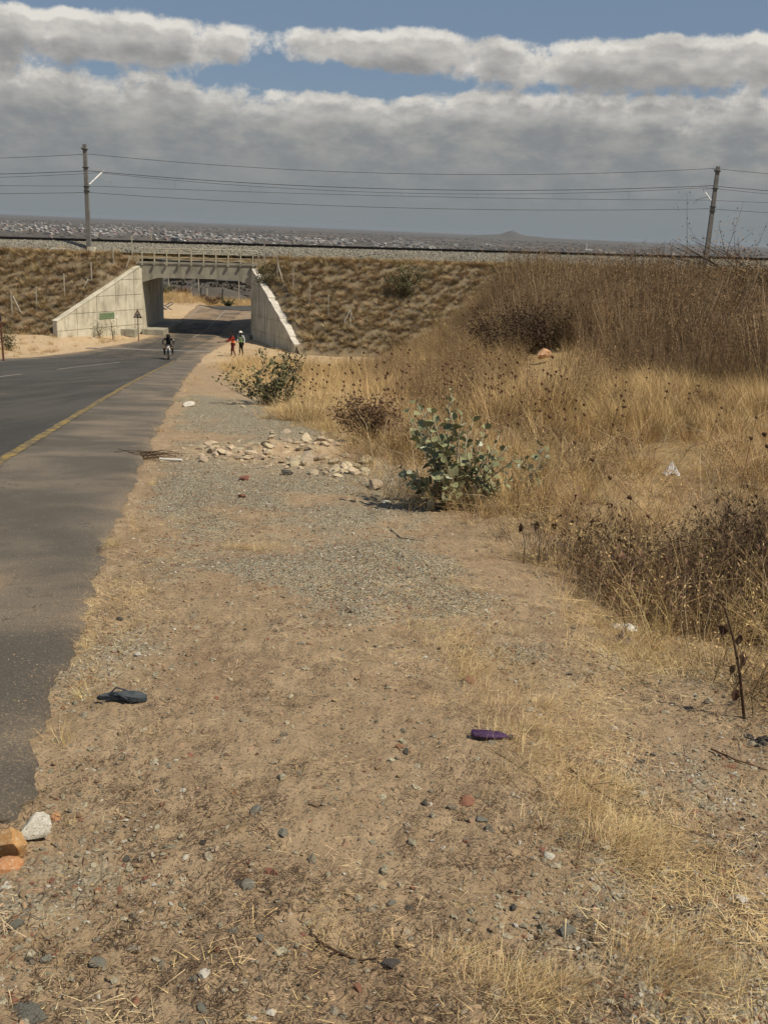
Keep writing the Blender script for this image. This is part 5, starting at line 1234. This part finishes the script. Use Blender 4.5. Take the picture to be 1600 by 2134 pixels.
ST = [(65, 2115, 60, 'g', 'angular grey stone at the bottom left corner'), (37, 1930, 34, 'g', 'flat grey stone near the left edge below the orange rocks'), (65, 2003, 24, 'd', 'left one of a pair of dark stones in the lower left'), (95, 2003, 30, 'g', 'right one of a pair of dark stones in the lower left'),
 (202, 2013, 36, 'g', 'single flat grey stone on bare sand, lower left'), (428, 2033, 30, 'w', 'pale cream stone on the sand at the bottom'), (408, 2045, 24, 'g', 'grey stone touching the pale cream stone at the bottom'), (422, 2102, 28, 'g', 'rounded grey stone near the bottom edge, left of centre'), (566, 2114, 28, 'w', 'light grey stone near the bottom edge in a gravel cluster'),
 (590, 1740, 26, 'g', 'bright grey stone on sand in the middle of the foreground'), (447, 1771, 20, 'p', 'brownish stone right of a darker one in the foreground sand'), (424, 1760, 18, 'd', 'small dark stone left of a brownish one in the foreground sand'), (265, 1793, 22, 'd', 'small dark flat stone alone on sand, left foreground'),
 (518, 1846, 32, 'g', 'larger stone at the head of the grey gravel cluster'), (496, 1842, 20, 'd', 'smaller dark stone beside the head of the gravel cluster'), (337, 1680, 20, 'b', 'small dark red brick chip left of centre'), (397, 1577, 20, 'b', 'thin red brick flake on smooth sand'), (565, 1820, 26, 'b', 'brownish red brick chip above the gravel cluster'),
 (542, 1958, 28, 'g', 'grey stone right of another near the bottom centre'), (484, 1943, 22, 'g', 'grey stone left of its larger neighbour near the bottom centre'), (747, 2064, 30, 'b', 'orange red brick chip under a straw blade at the bottom'), (642, 1928, 18, 'p', 'small tan cube like stone in the lower centre'),
 (290, 1368, 22, 'w', 'white stone chip near the asphalt, above the sandal'), (381, 1649, 18, 'w', 'tiny white flake on the sand left of centre'), (250, 1292, 16, 'd', 'dark clod on straw at the asphalt edge'), (535, 1693, 34, 'g', 'bluish grey stone in the middle foreground'),
 (975, 1422, 30, 'b', 'upright red brick piece on the straw above the purple bottle'), (970, 1674, 36, 'b', 'red brick lump with a pale face below the purple bottle'), (831, 1558, 18, 'b', 'small brick crumb left of the purple bottle'), (845, 1569, 18, 'd', 'dark pebble touching the small brick crumb'),
 (1002, 1712, 32, 'g', 'grey stone with a pale top below the red brick lump'), (882, 1676, 20, 'd', 'dark clod left of the red brick lump'), (1167, 1753, 20, 'd', 'dark stone in the straw strip, right of centre'), (1374, 1741, 18, 'w', 'small white stone on gravel, right foreground'), (1262, 1770, 16, 'w', 'small yellowish white chip in the straw strip'),
 (1145, 1787, 24, 'w', 'pale stone below the dark one in the straw strip'), (815, 1886, 28, 'g', 'left one of two grey stones at the edge of the straw'), (851, 1896, 26, 'g', 'right one of two grey stones at the edge of the straw'), (1067, 1896, 20, 'd', 'dark stone between straw wisps, lower right of centre'),
 (817, 2012, 38, 'd', 'largest dark stone at the bottom centre'), (1395, 1838, 24, 'g', 'grey stone in the right foreground gravel'), (1331, 1591, 22, 'd', 'black stone on the right gravel slope'), (1342, 1421, 18, 'b', 'small brick chip at the foot of the right bank'), (1525, 1601, 22, 'b', 'red brown stone beside the long twig at the right'),
 (1545, 1881, 30, 'w', 'light grey stone near the right edge, lower down'), (1182, 1946, 34, 'g', 'flat grey stone in the lower right gravel'), (510, 1000, 30, 'b', 'dark red clod on the gravel heap below the rubble'), (505, 1037, 22, 'b', 'smaller dark red clod below the other on the gravel heap'), (600, 990, 36, 'd', 'dark grey lump on the crest of the gravel heap'),
 (395, 846, 24, 'w', 'single white rock on the gravel verge further up'), (507, 849, 16, 'p', 'small tan rock further up the verge by the golden grass'), (780, 1016, 44, 'p', 'rounded buried tan rock in the golden grass left of the milkweed'), (802, 1048, 20, 'w', 'pale stone between the buried rock and the milkweed'), (1275, 1395, 20, 'p', 'small tan stone on the right bank')]
MM = dict(g=M_ROCKG, d=mat('dark_rock', (0.045, 0.042, 0.038), (0.10, 0.092, 0.08), 9, .9, .5, .2, bscale=40), w=M_ROCKW, p=M_ROCKP, b=M_BRICK)
for i, (px, py, s, c, lab) in enumerate(ST): rock(px, py, s, MM[c], 600 + i, lab, .6, {'b': 'brick_fragment', 'd': 'dark_stone', 'w': 'pale_stone', 'g': 'grey_stone', 'p': 'tan_stone'}[c])
random.seed(31); RM = [rock_mesh('rubble_rock', M_ROCKP, 700 + i, .58, 2, 12) for i in range(9)]
ORD = ['first', 'second', 'third', 'fourth', 'fifth', 'sixth', 'seventh', 'eighth', 'ninth', 'tenth', 'eleventh', 'twelfth', 'thirteenth', 'fourteenth', 'fifteenth', 'sixteenth', 'seventeenth', 'eighteenth', 'nineteenth', 'twentieth']
ORD += ['twenty ' + o_ for o_ in ORD[:9]] + ['thirtieth'] + ['thirty ' + o_ for o_ in ORD[:9]]
def rubble(px, py, s, lab):
    p = G(px, py); k = proj_depth(p) / F_PX; r_ = s * k / 2; o = link('rubble_rock', random.choice(RM), None, p + Vector((0, 0, r_ * .16))); o.scale = (r_ * random.uniform(.9, 1.3), r_, r_); o.rotation_euler = (random.uniform(-.4, .4), random.uniform(-.4, .4), random.uniform(0, 6.28)); tag(o, lab, 'rock', 'pale rubble rocks heaped across the verge')
for (x0, x1, y0, y1, n, lo, hi, lab) in ((420, 560, 926, 962, 39, 12, 30, 'pale rock in the low left heap of rubble'), (545, 700, 896, 935, 36, 10, 26, 'pale rock in the upper rubble row'), (600, 785, 946, 990, 39, 12, 38, 'pale rock in the right rubble ridge'), (500, 640, 935, 975, 34, 8, 20, 'pale stone between the two rubble heaps')):
    for j_, t in enumerate(sorted(random.random() for _ in range(n))):
        px = x0 + (x1 - x0) * t; py = random.uniform(y0, y1) + (8 * t if x0 != 420 else -4 * t); s_ = random.uniform(lo, hi); rubble(px, py, s_, '%s %s, %s from its left' % ('larger' if s_ > (lo + hi) / 2 else 'smaller', lab, ORD[j_]))
rubble(525, 950, 38, 'largest pale block on top of the left rubble heap'); rubble(640, 965, 50, 'big split pale block at the middle of the rubble'); rubble(720, 978, 54, 'biggest flat pale block at the right end of the rubble')
# pale rubble behind the dry grass and on the bank
for _ in range(26):
    px, py = random.choice(((random.uniform(760, 860), random.uniform(905, 925)), (random.uniform(1360, 1560), random.uniform(1105, 1150)), (random.uniform(1450, 1560), random.uniform(1265, 1300)))); rubble(px, py, random.uniform(8, 20), 'small pale stone half hidden in the dry grass on the right')

x = U(-3.0, .6, 2600); y = U(12.0, 15.6, 2600); keep = rs.rand(2600) < bump2(x, y, -1.1, 13.4, 1.6, 1.2) * smooth(-.3, .3, fbm(x, y, 1.1, 3, .6, 8.)); x, y = x[keep], y[keep]; n = len(x)
scatter('rubble_crumbs', RM, on_ground(x, y, .004), rots(n, .5), uni(.012 + .04 * rs.rand(n) ** 2.5), 'pale crumbled rubble around the larger rocks')
# sandal
random.seed(9); p = G(255, 1462); k = proj_depth(p) / F_PX; sd_ = empty('sandal', p + Vector((0, 0, .006)), R(4), 'worn dark blue flip flop sandal lying on the sand near the asphalt', 'sandal')
M_NAVY = mat('dark_blue_rubber', (0.022, 0.030, 0.042), (0.045, 0.056, 0.070), 20, .75, .3, 0)
L_ = 104 * k
def sole(mb, z0, z1, sc=1.0, ox=0.0, curl=.012):
    out = [(-.50, .02), (-.40, .09), (-.2, .11), (0, .14), (.2, .19), (.38, .19), (.48, .10), (.5, -.02), (.42, -.14), (.2, -.17), (0, -.13), (-.2, -.10), (-.42, -.06)]
    n_ = len(out); zz = lambda x: curl * math.sin((x + .5) * 3.1)
    mb.add([(a * L_ * sc + ox, b_ * L_ * sc * .85, z0 + zz(a)) for a, b_ in out] + [(a * L_ * sc + ox, b_ * L_ * sc * .85, z1 + zz(a)) for a, b_ in out], [tuple(range(n_ - 1, -1, -1)), tuple(range(n_, 2 * n_))] + [(i, (i + 1) % n_, n_ + (i + 1) % n_, n_ + i) for i in range(n_)])
mb = MB(); sole(mb, 0, .014); mb.build('sole', M_NAVY, sd_)
mb = MB(); sole(mb, .015, .020, .93); mb.build('footbed', mat('grey_blue_footbed', (0.035, 0.045, 0.055), (0.075, 0.085, 0.09), 30, .8, .3, 0), sd_)
mb = MB(); mb.tube([(-.30 * L_, 0, .018), (-.1 * L_, -.02, .045), (.14 * L_, -.16 * L_, .022)], .0045, 6); mb.tube([(-.30 * L_, 0, .018), (-.12 * L_, .02, .05), (.12 * L_, .15 * L_, .024)], .0045, 6); mb.build('strap', M_NAVY, sd_)
# purple crushed bottle
p = G(1022, 1541); k = proj_depth(p) / F_PX; M_PURP = mat('purple_plastic', (0.040, 0.016, 0.055), (0.075, 0.032, 0.095), 25, .38, .6, 0, bscale=60)
pb = empty('crushed_bottle', p + Vector((0, 0, .022)), R(-8), 'crushed dark purple plastic bottle lying in the straw', 'plastic bottle')
L_ = 84 * k; mb = MB(); prof_ = [(-.5, .05), (-.48, .13), (-.38, .17), (-.1, .165), (.12, .15), (.28, .12), (.40, .06), (.44, .055)]
ring = []
for i, (t, r_) in enumerate(prof_):
    for j in range(14):
        a = 2 * math.pi * j / 14; rr_ = r_ * L_ * (1 + .14 * math.sin(3 * a + i * 1.3) + random.uniform(-.05, .05)); ring.append((t * L_, rr_ * math.cos(a), max(rr_ * math.sin(a) * .45, -.008)))
mb.add(ring, [(i * 14 + j, i * 14 + (j + 1) % 14, (i + 1) * 14 + (j + 1) % 14, (i + 1) * 14 + j) for i in range(7) for j in range(14)] + [tuple(range(13, -1, -1)), tuple(98 + j for j in range(14))])
mb.build('body', M_PURP, pb, True); mb = MB(); mb.tube([(.44 * L_, 0, 0), (.53 * L_, 0, -.004)], .07 * L_, 12); mb.build('cap', M_DARK, pb)
# crumpled litter
def crumple(name, px, py, w, h, m_, label, cat, seed, parent=None):
    random.seed(seed); p = G(px, py); k = proj_depth(p) / F_PX; nx, ny = 9, 7; mb = MB(); vs = []
    for j in range(ny):
        for i in range(nx):
            u, v = i / (nx - 1) - .5, j / (ny - 1) - .5
            r_ = math.hypot(u, v) * 2; vs.append((u * w * k * random.uniform(.75, 1.1), v * w * k * .7 * random.uniform(.7, 1.1), max(.004, h * k * (1 - r_ * .8) * random.uniform(.35, 1.1))))
    mb.add(vs, [(j * nx + i, j * nx + i + 1, (j + 1) * nx + i + 1, (j + 1) * nx + i) for j in range(ny - 1) for i in range(nx - 1)]); o = mb.build(name, m_); o.location = p; tag(o, label, cat)
    sm = o.modifiers.new('thickness', 'SOLIDIFY'); sm.thickness = .003; return o
crumple('crumpled_paper', 1397, 990, 36, 32, mat('white_plastic', (.62, .64, .70), (.82, .84, .88), 9, .5, .2, 0), 'crumpled white plastic bag lying on the brown grass at the right', 'litter', 1)
crumple('torn_wrapper', 1295, 1312, 64, 22, M_WHITE, 'torn white wrapper at the edge of the dry grass', 'litter', 2)
crumple('torn_wrapper', 1292, 1338, 52, 26, mat('dull_purple_plastic', (.10, .075, .085), (.19, .15, .16), 9, .5, .3, 0), 'dull purple wrapper just below the torn white one', 'litter', 3)
crumple('plastic_sheet', 1342, 1222, 60, 48, mat('grey_blue_plastic', (.10, .15, .16), (.17, .23, .24), 9, .45, .3, 0), 'grey blue plastic scrap in the shaded hollow', 'litter', 4)
crumple('black_bag', 1590, 1550, 46, 26, M_DARK, 'crumpled black plastic at the right edge', 'litter', 5)
crumple('black_scrap', 1558, 1537, 22, 8, M_DARK, 'small flat black scrap beside the crumpled black plastic', 'litter', 6)
p = G(357, 963); k = proj_depth(p) / F_PX; mb = MB(); mb.tube([(-24 * k, 0, .03), (24 * k, -.03, .035)], .016, 8); o = mb.build('white_pipe', M_WHITE); o.location = p; tag(o, 'short white plastic pipe lying beside the pile of dark twigs', 'pipe')
# twigs
def twig(name, pts, w, m_, label, branches=0, up_=.01):
    P_ = [G(px, py) + Vector((0, 0, up_)) for px, py in pts]; b0 = P_[0].copy(); P_ = [q - b0 for q in P_]
    mb = MB(); mb.tube(P_, list(np.linspace(w, w * .4, len(P_))), 6)
    for _ in range(branches):
        j = random.randrange(len(P_) - 1); q = P_[j].lerp(P_[j + 1], random.random()); mb.tube([q, q + Vector((random.gauss(0, .05), random.gauss(0, .05), random.uniform(.0, .04)))], [w * .5, w * .2], 4)
    o = mb.build(name, m_); o.location = b0; tag(o, label, 'twig'); return o
twig('twig', [(1185, 1607), (1225, 1640), (1270, 1670), (1312, 1688)], .0045, M_STEM_D, 'long dark curved twig on the gravel at the right', 2)
twig('twig', [(1480, 1565), (1530, 1588), (1600, 1612)], .005, M_STEM_D, 'dark straight twig reaching the right edge', 1)
twig('twig', [(815, 1105), (835, 1123), (885, 1130)], .012, M_BARK, 'bent pale branch at the grass edge below the milkweed', 1)
twig('twig', [(660, 1966), (700, 1990), (745, 2008), (790, 2003)], .0045, M_STEM_D, 'dark twig at the bottom centre ending in straw', 3)
twig('twig', [(1010, 1560), (1100, 1615), (1150, 1660)], .002, M_STEM_R, 'very thin brown twig running down from the purple bottle', 1)
twig('twig', [(1190, 1330), (1280, 1390), (1370, 1440)], .003, M_STEM_R, 'thin brown twig on the right bank', 2)
p = G(305, 958); root = empty('twig_pile', p, 0, 'pile of thin dark twigs spilling over the asphalt edge', 'twig pile'); random.seed(4); k = proj_depth(p) / F_PX
for i in range(46):
    a = random.gauss(0, .35); q = Vector((random.gauss(0, 26) * k, random.gauss(0, .10), random.uniform(.03, .09))); d = Vector((math.cos(a), math.sin(a) * 1.6, random.uniform(-.15, .15))) * random.uniform(8, 30) * k
    mb = MB(); mb.tube([q - d, q + Vector((0, 0, .01)), q + d], [.004, .005, .002], 4); mb.build('twig', M_STEM_D, root)
#PART3
#PART3
# ------------------------------------------------------------------ people and the motorcycle
def skin(name, joints, edges, m_, parent, sub=2):
    names = list(joints); me = bpy.data.meshes.new(name); me.from_pydata([joints[n][0] for n in names], [(names.index(a), names.index(b)) for a, b in edges], [])
    o = bpy.data.objects.new(name, me); COL.objects.link(o)
    md = o.modifiers.new('skin', 'SKIN'); md.use_smooth_shade = True
    for i, n in enumerate(names):
        r_ = joints[n][1]; r_ = r_ if hasattr(r_, '__len__') else (r_, r_); me.skin_vertices[0].data[i].radius = r_
    me.skin_vertices[0].data[0].use_root = True
    s = o.modifiers.new('sub', 'SUBSURF'); s.levels = sub; s.render_levels = sub
    dg = bpy.context.evaluated_depsgraph_get(); m2 = bpy.data.meshes.new_from_object(o.evaluated_get(dg)); m2.name = name
    o.modifiers.clear(); o.data = m2; m2.materials.clear(); m2.materials.append(m_); o.parent = parent; m2.polygons.foreach_set('use_smooth', [True] * len(m2.polygons)); return o
M_SKIN = mat('dark_skin', (0.040, 0.022, 0.014), (0.055, 0.031, 0.020), 9, .6, 0, 0)
def cloth(name, a, b): return mat(name, a, b, 14, .9, .15, 0)
M_RED = cloth('red_cloth', (.22, .018, .014), (.32, .03, .022)); M_ORG = cloth('orange_vest', (.62, .12, .04), (.72, .18, .06)); M_MAR = cloth('maroon_cloth', (.085, .012, .014), (.13, .022, .022))
M_HIV = cloth('lime_vest', (.26, .50, .12), (.34, .62, .18)); M_SHW = cloth('pale_shirt', (.34, .36, .36), (.46, .48, .48)); M_BLK = cloth('black_cloth', (.012, .012, .014), (.025, .025, .028)); M_HAIR = cloth('black_hair', (.008, .007, .006), (.014, .012, .010))
BE = [('pelvis', 'spine'), ('spine', 'chest'), ('chest', 'neck'), ('neck', 'head'), ('head', 'crown')] + [e for s in 'LR' for e in (('chest', 'sh' + s), ('sh' + s, 'el' + s), ('el' + s, 'wr' + s), ('wr' + s, 'ha' + s), ('pelvis', 'hip' + s), ('hip' + s, 'kn' + s), ('kn' + s, 'an' + s), ('an' + s, 'to' + s))]
RAD = dict(pelvis=(.135, .10), spine=(.12, .09), chest=(.145, .10), neck=.052, head=(.078, .088), crown=(.06, .07), sh=.056, el=.040, wr=.028, ha=.036, hip=.085, kn=.058, an=.040, to=.036)
def rad(n): return RAD[n] if n in RAD else RAD[n[:-1]]
def person(base, rz, J, label, top, top_m, bot_m, extra=None):
    root = empty('person', base, rz, label, 'person')
    skin('body', {n: (J[n], rad(n)) for n in J}, BE, M_SKIN, root)
    def wear(name, ns, m_, grow, ed): return skin(name, {n: (J[n], tuple(q + grow for q in (rad(n) if hasattr(rad(n), '__len__') else (rad(n),) * 2))) for n in ns}, ed, m_, root)
    wear('shirt', ['spine', 'pelvis', 'chest', 'shL', 'shR', 'elL', 'elR', 'wrL', 'wrR'], top, .018, [('pelvis', 'spine'), ('spine', 'chest'), ('chest', 'shL'), ('chest', 'shR'), ('shL', 'elL'), ('shR', 'elR'), ('elL', 'wrL'), ('elR', 'wrR')])
    if top_m: wear('vest', ['spine', 'pelvis', 'chest'], top_m, .036, [('pelvis', 'spine'), ('spine', 'chest')])
    wear('trousers', ['pelvis', 'hipL', 'hipR', 'knL', 'knR', 'anL', 'anR'], bot_m, .016, [('pelvis', 'hipL'), ('pelvis', 'hipR'), ('hipL', 'knL'), ('hipR', 'knR'), ('knL', 'anL'), ('knR', 'anR')])
    for s in 'LR': skin('shoe', {'a': (J['an' + s], .052), 'b': (J['to' + s], .050)}, [('a', 'b')], M_BLK, root)
    # face and fingers
    H = Vector(J['head']); f = Vector(J['face']) if 'face' in J else Vector((0, -1, 0))
    return root
def face(root, H, f, side):
    for s_ in (-1, 1):
        mb = MB(); q = H + f * .085 + side * .032 * s_ + Vector((0, 0, .01)); mb.box(q, (.014, .014, .012)); mb.build('eye', M_SHW, root)
        mb = MB(); q = H + side * .082 * s_; mb.box(q, (.02, .03, .06)); mb.build('ear', M_SKIN, root)
    mb = MB(); mb.box(H + f * .10 - Vector((0, 0, .02)), (.024, .024, .04), taper=.6); mb.build('nose', M_SKIN, root)
    mb = MB(); mb.box(H + f * .092 - Vector((0, 0, .058)), (.045, .02, .014)); mb.build('mouth', M_MAR, root)
def hand(root, wr, d, side):
    for k, (o_, l_) in enumerate(((-.030, .055), (-.010, .068), (.010, .064), (.028, .048))):
        q = wr + d * .04 + side * o_; mb = MB(); mb.tube([q, q + d * l_ * .55, q + d * l_ * .85 - Vector((0, 0, l_ * .4))], [.009, .0085, .006], 5); mb.build('finger', M_SKIN, root, True)
    q = wr + side * -.03; mb = MB(); mb.tube([q, q + (d - side).normalized() * .035, q + (d - side * .4).normalized() * .065], [.011, .010, .007], 5); mb.build('thumb', M_SKIN, root, True)
def stand(lean=0, stride=.14, armL=None, armR=None, armL2=None, armR2=None):
    return dict(pelvis=(0, 0, .95), spine=(0, -lean * .3, 1.13), chest=(0, -lean * .7, 1.36), neck=(0, -lean, 1.50), head=(0, -lean * 1.3 - .02, 1.62), crown=(0, -lean * 1.3 - .01, 1.70),
        shL=(-.19, -lean * .8, 1.41), shR=(.19, -lean * .8, 1.41), elL=armL or (-.24, 0, 1.14), elR=armR or (.24, 0, 1.14), wrL=armL2 or (-.22, -.10, .90), wrR=armR2 or (.22, -.08, .90),
        haL=tuple(np.array(armL2 or (-.22, -.10, .90)) + np.array((0, -.05, -.06))), haR=tuple(np.array(armR2 or (.22, -.08, .90)) + np.array((0, -.04, -.06))),
        hipL=(-.09, 0, .88), hipR=(.09, 0, .88), knL=(-.10, -stride * .5, .50), knR=(.10, stride * .2 - .04, .50), anL=(-.11, -stride * .5, .09), anR=(.11, stride, .09), toL=(-.13, -stride * .5 - .15, .035), toR=(.13, stride - .15, .035))
p1 = G(486, 742); d = ray(486, 742); Y1 = 68.5; p1 = Vector((d[0] / d[1] * Y1, Y1, gz(d[0] / d[1] * Y1, Y1)))
J = stand(.05, .16, armL=(-.20, -.20, 1.20), armL2=(-.12, -.46, 1.12), armR=(.22, -.18, 1.20), armR2=(.12, -.44, 1.06))
r1 = person(p1, R(-70), J, 'person in a red shirt and orange vest holding a dark rod beside the road', M_RED, M_ORG, M_MAR)
mb = MB(); mb.tube([(0, -.028, 1.70), (0, -.005, 1.725)], [.098, .07], 10); mb.build('hair', M_HAIR, r1, True)
face(r1, Vector(J['head']), Vector((0, -1, 0)), Vector((1, 0, 0)))
for s_, w in ((-1, 'wrL'), (1, 'wrR')): hand(r1, Vector(J[w]), Vector((0, -1, -.2)).normalized(), Vector((1, 0, 0)))
tl = empty('hand_tool', p1, R(-70), 'dark rod held forward by the person in red', 'tool'); mb = MB(); mb.tube([(.0, -.30, 1.06), (.0, -1.0, 1.02)], .02, 6); mb.build('shaft', M_DARK, tl); mb = MB(); mb.box((0, -1.02, 1.02), (.04, .2, .06)); mb.build('blade', M_DARK, tl)
d = ray(503, 738); Y2 = 69.5; p2 = Vector((d[0] / d[1] * Y2, Y2, gz(d[0] / d[1] * Y2, Y2)))
J = stand(.02, .08, armR=(.27, .06, 1.15), armR2=(.30, -.04, .90), armL=(-.25, -.08, 1.16), armL2=(-.14, -.26, 1.04))
r2 = person(p2, R(-35), J, 'person in a white helmet, lime green vest and dark trousers beside the road', M_SHW, M_HIV, M_BLK)
face(r2, Vector(J['head']), Vector((0, -1, 0)), Vector((1, 0, 0)))
for w in ('wrL', 'wrR'): hand(r2, Vector(J[w]), Vector((0, -.5, -.86)).normalized(), Vector((1, 0, 0)))
mb = MB(); H = Vector(J['head'])
mb.tube([H + Vector((0, -.02, z)) for z in (.035, .05, .09, .13, .155)], [.15, .128, .122, .092, .03], 16); mb.build('helmet', M_WHITE, r2, True)
# motorcycle seen head on, with rider
d = ray(352, 755); Ym = 64.5; pm = Vector((d[0] / d[1] * Ym, Ym, float(base_z(d[0] / d[1] * Ym, Ym)) + .036))
mo = empty('motorcycle', pm, R(12), 'dark motorcycle with a chrome front fork coming up the road', 'motorcycle')
M_CHR = mat('chrome', (.45, .45, .45), (.6, .6, .6), 5, .25, 0, 0, metal=.8); M_TYRE = mat('tyre_rubber', (.012, .012, .012), (.022, .021, .02), 20, .8, .1, 0)
def torus(R0, r0, y, m_, name, parent, n=28, k=8):
    mb = MB(); mb.add([(r0 * math.cos(2 * math.pi * j / k), y + (R0 + r0 * math.sin(2 * math.pi * j / k)) * math.cos(2 * math.pi * i / n), R0 + r0 + (R0 + r0 * math.sin(2 * math.pi * j / k)) * math.sin(2 * math.pi * i / n)) for i in range(n) for j in range(k)],
        [(i * k + j, i * k + (j + 1) % k, ((i + 1) % n) * k + (j + 1) % k, ((i + 1) % n) * k + j) for i in range(n) for j in range(k)]); return mb.build(name, m_, parent, True)
for y_ in (-.66, .62):
    w = torus(.255, .05, y_, M_TYRE, 'wheel', mo)
    torus_o = torus(.22, .018, y_, M_CHR, 'rim', w); torus_o.location = (0, 0, .067)
    mb = MB()
    for a in range(12): mb.tube([(0, y_, .305), (0, y_ + .215 * math.cos(a * .5236), .305 + .215 * math.sin(a * .5236))], .004, 4)
    mb.tube([(-.06, y_, .305), (.06, y_, .305)], .035, 8); mb.build('spokes', M_CHR, w)['kind'] = 'stuff'
mb = MB()
for s_ in (-1, 1): mb = MB(); mb.tube([(s_ * .085, -.66, .305), (s_ * .085, -.40, .96)], .026, 8); mb.build('fork_leg', M_CHR, mo, True)
mb = MB(); mb.tube([(-.36, -.22, 1.02), (-.30, -.30, 1.04), (-.12, -.38, 1.0), (.12, -.38, 1.0), (.30, -.30, 1.04), (.36, -.22, 1.02)], .014, 6); mb.build('handlebar', M_DARK, mo, True)
mb = MB(); mb.tube([(0, -.56, .86), (0, -.50, .86), (0, -.42, .86)], [.095, .10, .05], 16); hl = mb.build('headlight', M_CHR, mo, True)
mb = MB(); mb.tube([(0, -.565, .86), (0, -.561, .86)], .082, 16); mb.build('lens', M_WHITE, hl)
mb = MB(); mb.tube([(0, -.92, .60), (0, -.76, .66), (0, -.56, .66), (0, -.44, .60)], .055, 8); mb.build('front_mudguard', M_BLK, mo, True)
mb = MB(); mb.box((0, 0, .48), (.26, .42, .34), taper=.8); mb.build('engine', M_GALV, mo)
mb = MB(); mb.tube([(0, -.34, .84), (0, -.2, .88), (0, .08, .86), (0, .16, .80)], [.09, .14, .13, .08], 12); mb.build('tank', M_BLK, mo, True)
mb = MB(); mb.box((0, .42, .79), (.26, .66, .09), taper=.85); mb.build('seat', M_BLK, mo)
mb = MB(); mb.tube([(0, -.36, .9), (0, -.1, .55), (0, .1, .3), (0, .4, .4), (0, .62, .305)], .03, 6); mb.build('frame', M_DARK, mo, True)
mb = MB(); mb.tube([(.13, -.12, .40), (.17, .1, .24), (.18, .8, .30)], [.025, .03, .04], 8); mb.build('exhaust', M_CHR, mo, True)
for s_ in (-1, 1):
    mb = MB(); mb.tube([(s_ * .28, -.30, 1.04), (s_ * .34, -.30, 1.18)], .008, 5); mb.box((s_ * .37, -.30, 1.2), (.11, .015, .07)); mb.build('mirror', M_DARK, mo)
    mb = MB(); mb.tube([(s_ * .12, 0, .32), (s_ * .30, 0, .32)], .014, 6); mb.build('footrest', M_DARK, mo)
    mb = MB(); mb.tube([(s_ * .12, -.36, .84), (s_ * .24, -.37, .84), (s_ * .26, -.37, .84)], [.012, .03, .02], 8); mb.build('indicator', mat('amber_lens', (.5, .2, .03), (.55, .24, .04), 5, .4, 0, 0), mo)
Jr = dict(pelvis=(0, .32, .90), spine=(0, .27, 1.08), chest=(0, .18, 1.30), neck=(0, .12, 1.43), head=(0, .08, 1.54), crown=(0, .09, 1.61), shL=(-.21, .15, 1.36), shR=(.21, .15, 1.36), elL=(-.38, -.02, 1.16), elR=(.38, -.02, 1.16), wrL=(-.34, -.20, 1.05), wrR=(.34, -.20, 1.05), haL=(-.33, -.26, 1.03), haR=(.33, -.26, 1.03),
    hipL=(-.12, .28, .86), hipR=(.12, .28, .86), knL=(-.27, -.12, .74), knR=(.27, -.12, .74), anL=(-.25, .05, .38), anR=(.25, .05, .38), toL=(-.28, -.10, .34), toR=(.28, -.10, .34))
r3 = person(pm, R(12), Jr, 'person in dark clothes and a black helmet riding the motorcycle', M_BLK, None, M_BLK)
H = Vector(Jr['head']); mb = MB(); mb.tube([H + Vector((0, 0, z)) for z in (-.12, -.08, 0, .07, .12, .145)], [.10, .125, .14, .13, .085, .02], 16); he = mb.build('helmet', M_BLK, r3, True)
mb = MB(); mb.box(H + Vector((0, -.118, .01)), (.16, .06, .085)); mb.build('visor', M_WIN, he)
for s_ in (-1, 1): hand(r3, Vector(Jr['wrL' if s_ < 0 else 'wrR']), Vector((0, -1, -.2)).normalized(), Vector((1, 0, 0)))
mb = MB(); mb.box((.335, .02, 1.29), (.07, .07, .05)); mb.build('pale_armband', M_WHITE, r3)

# ------------------------------------------------------------------ the hazy air
hz = bpy.data.materials.new('hazy_air'); hz.use_nodes = True; hz.node_tree.nodes.clear(); N = NT(hz.node_tree)
pv = N.node('ShaderNodeVolumePrincipled'); pv.inputs['Color'].default_value = (0.47, 0.54, 0.63, 1); pv.inputs['Density'].default_value = HAZE; pv.inputs['Anisotropy'].default_value = 0.0
o_ = N.node('ShaderNodeOutputMaterial'); N.l.new(pv.outputs[0], o_.inputs['Volume'])
mb = MB(); mb.box((0, 0, -17), (62000, 62000, 96)); tag(mb.build('haze', hz), 'thin bluish haze over the plain', None, None, 'stuff')
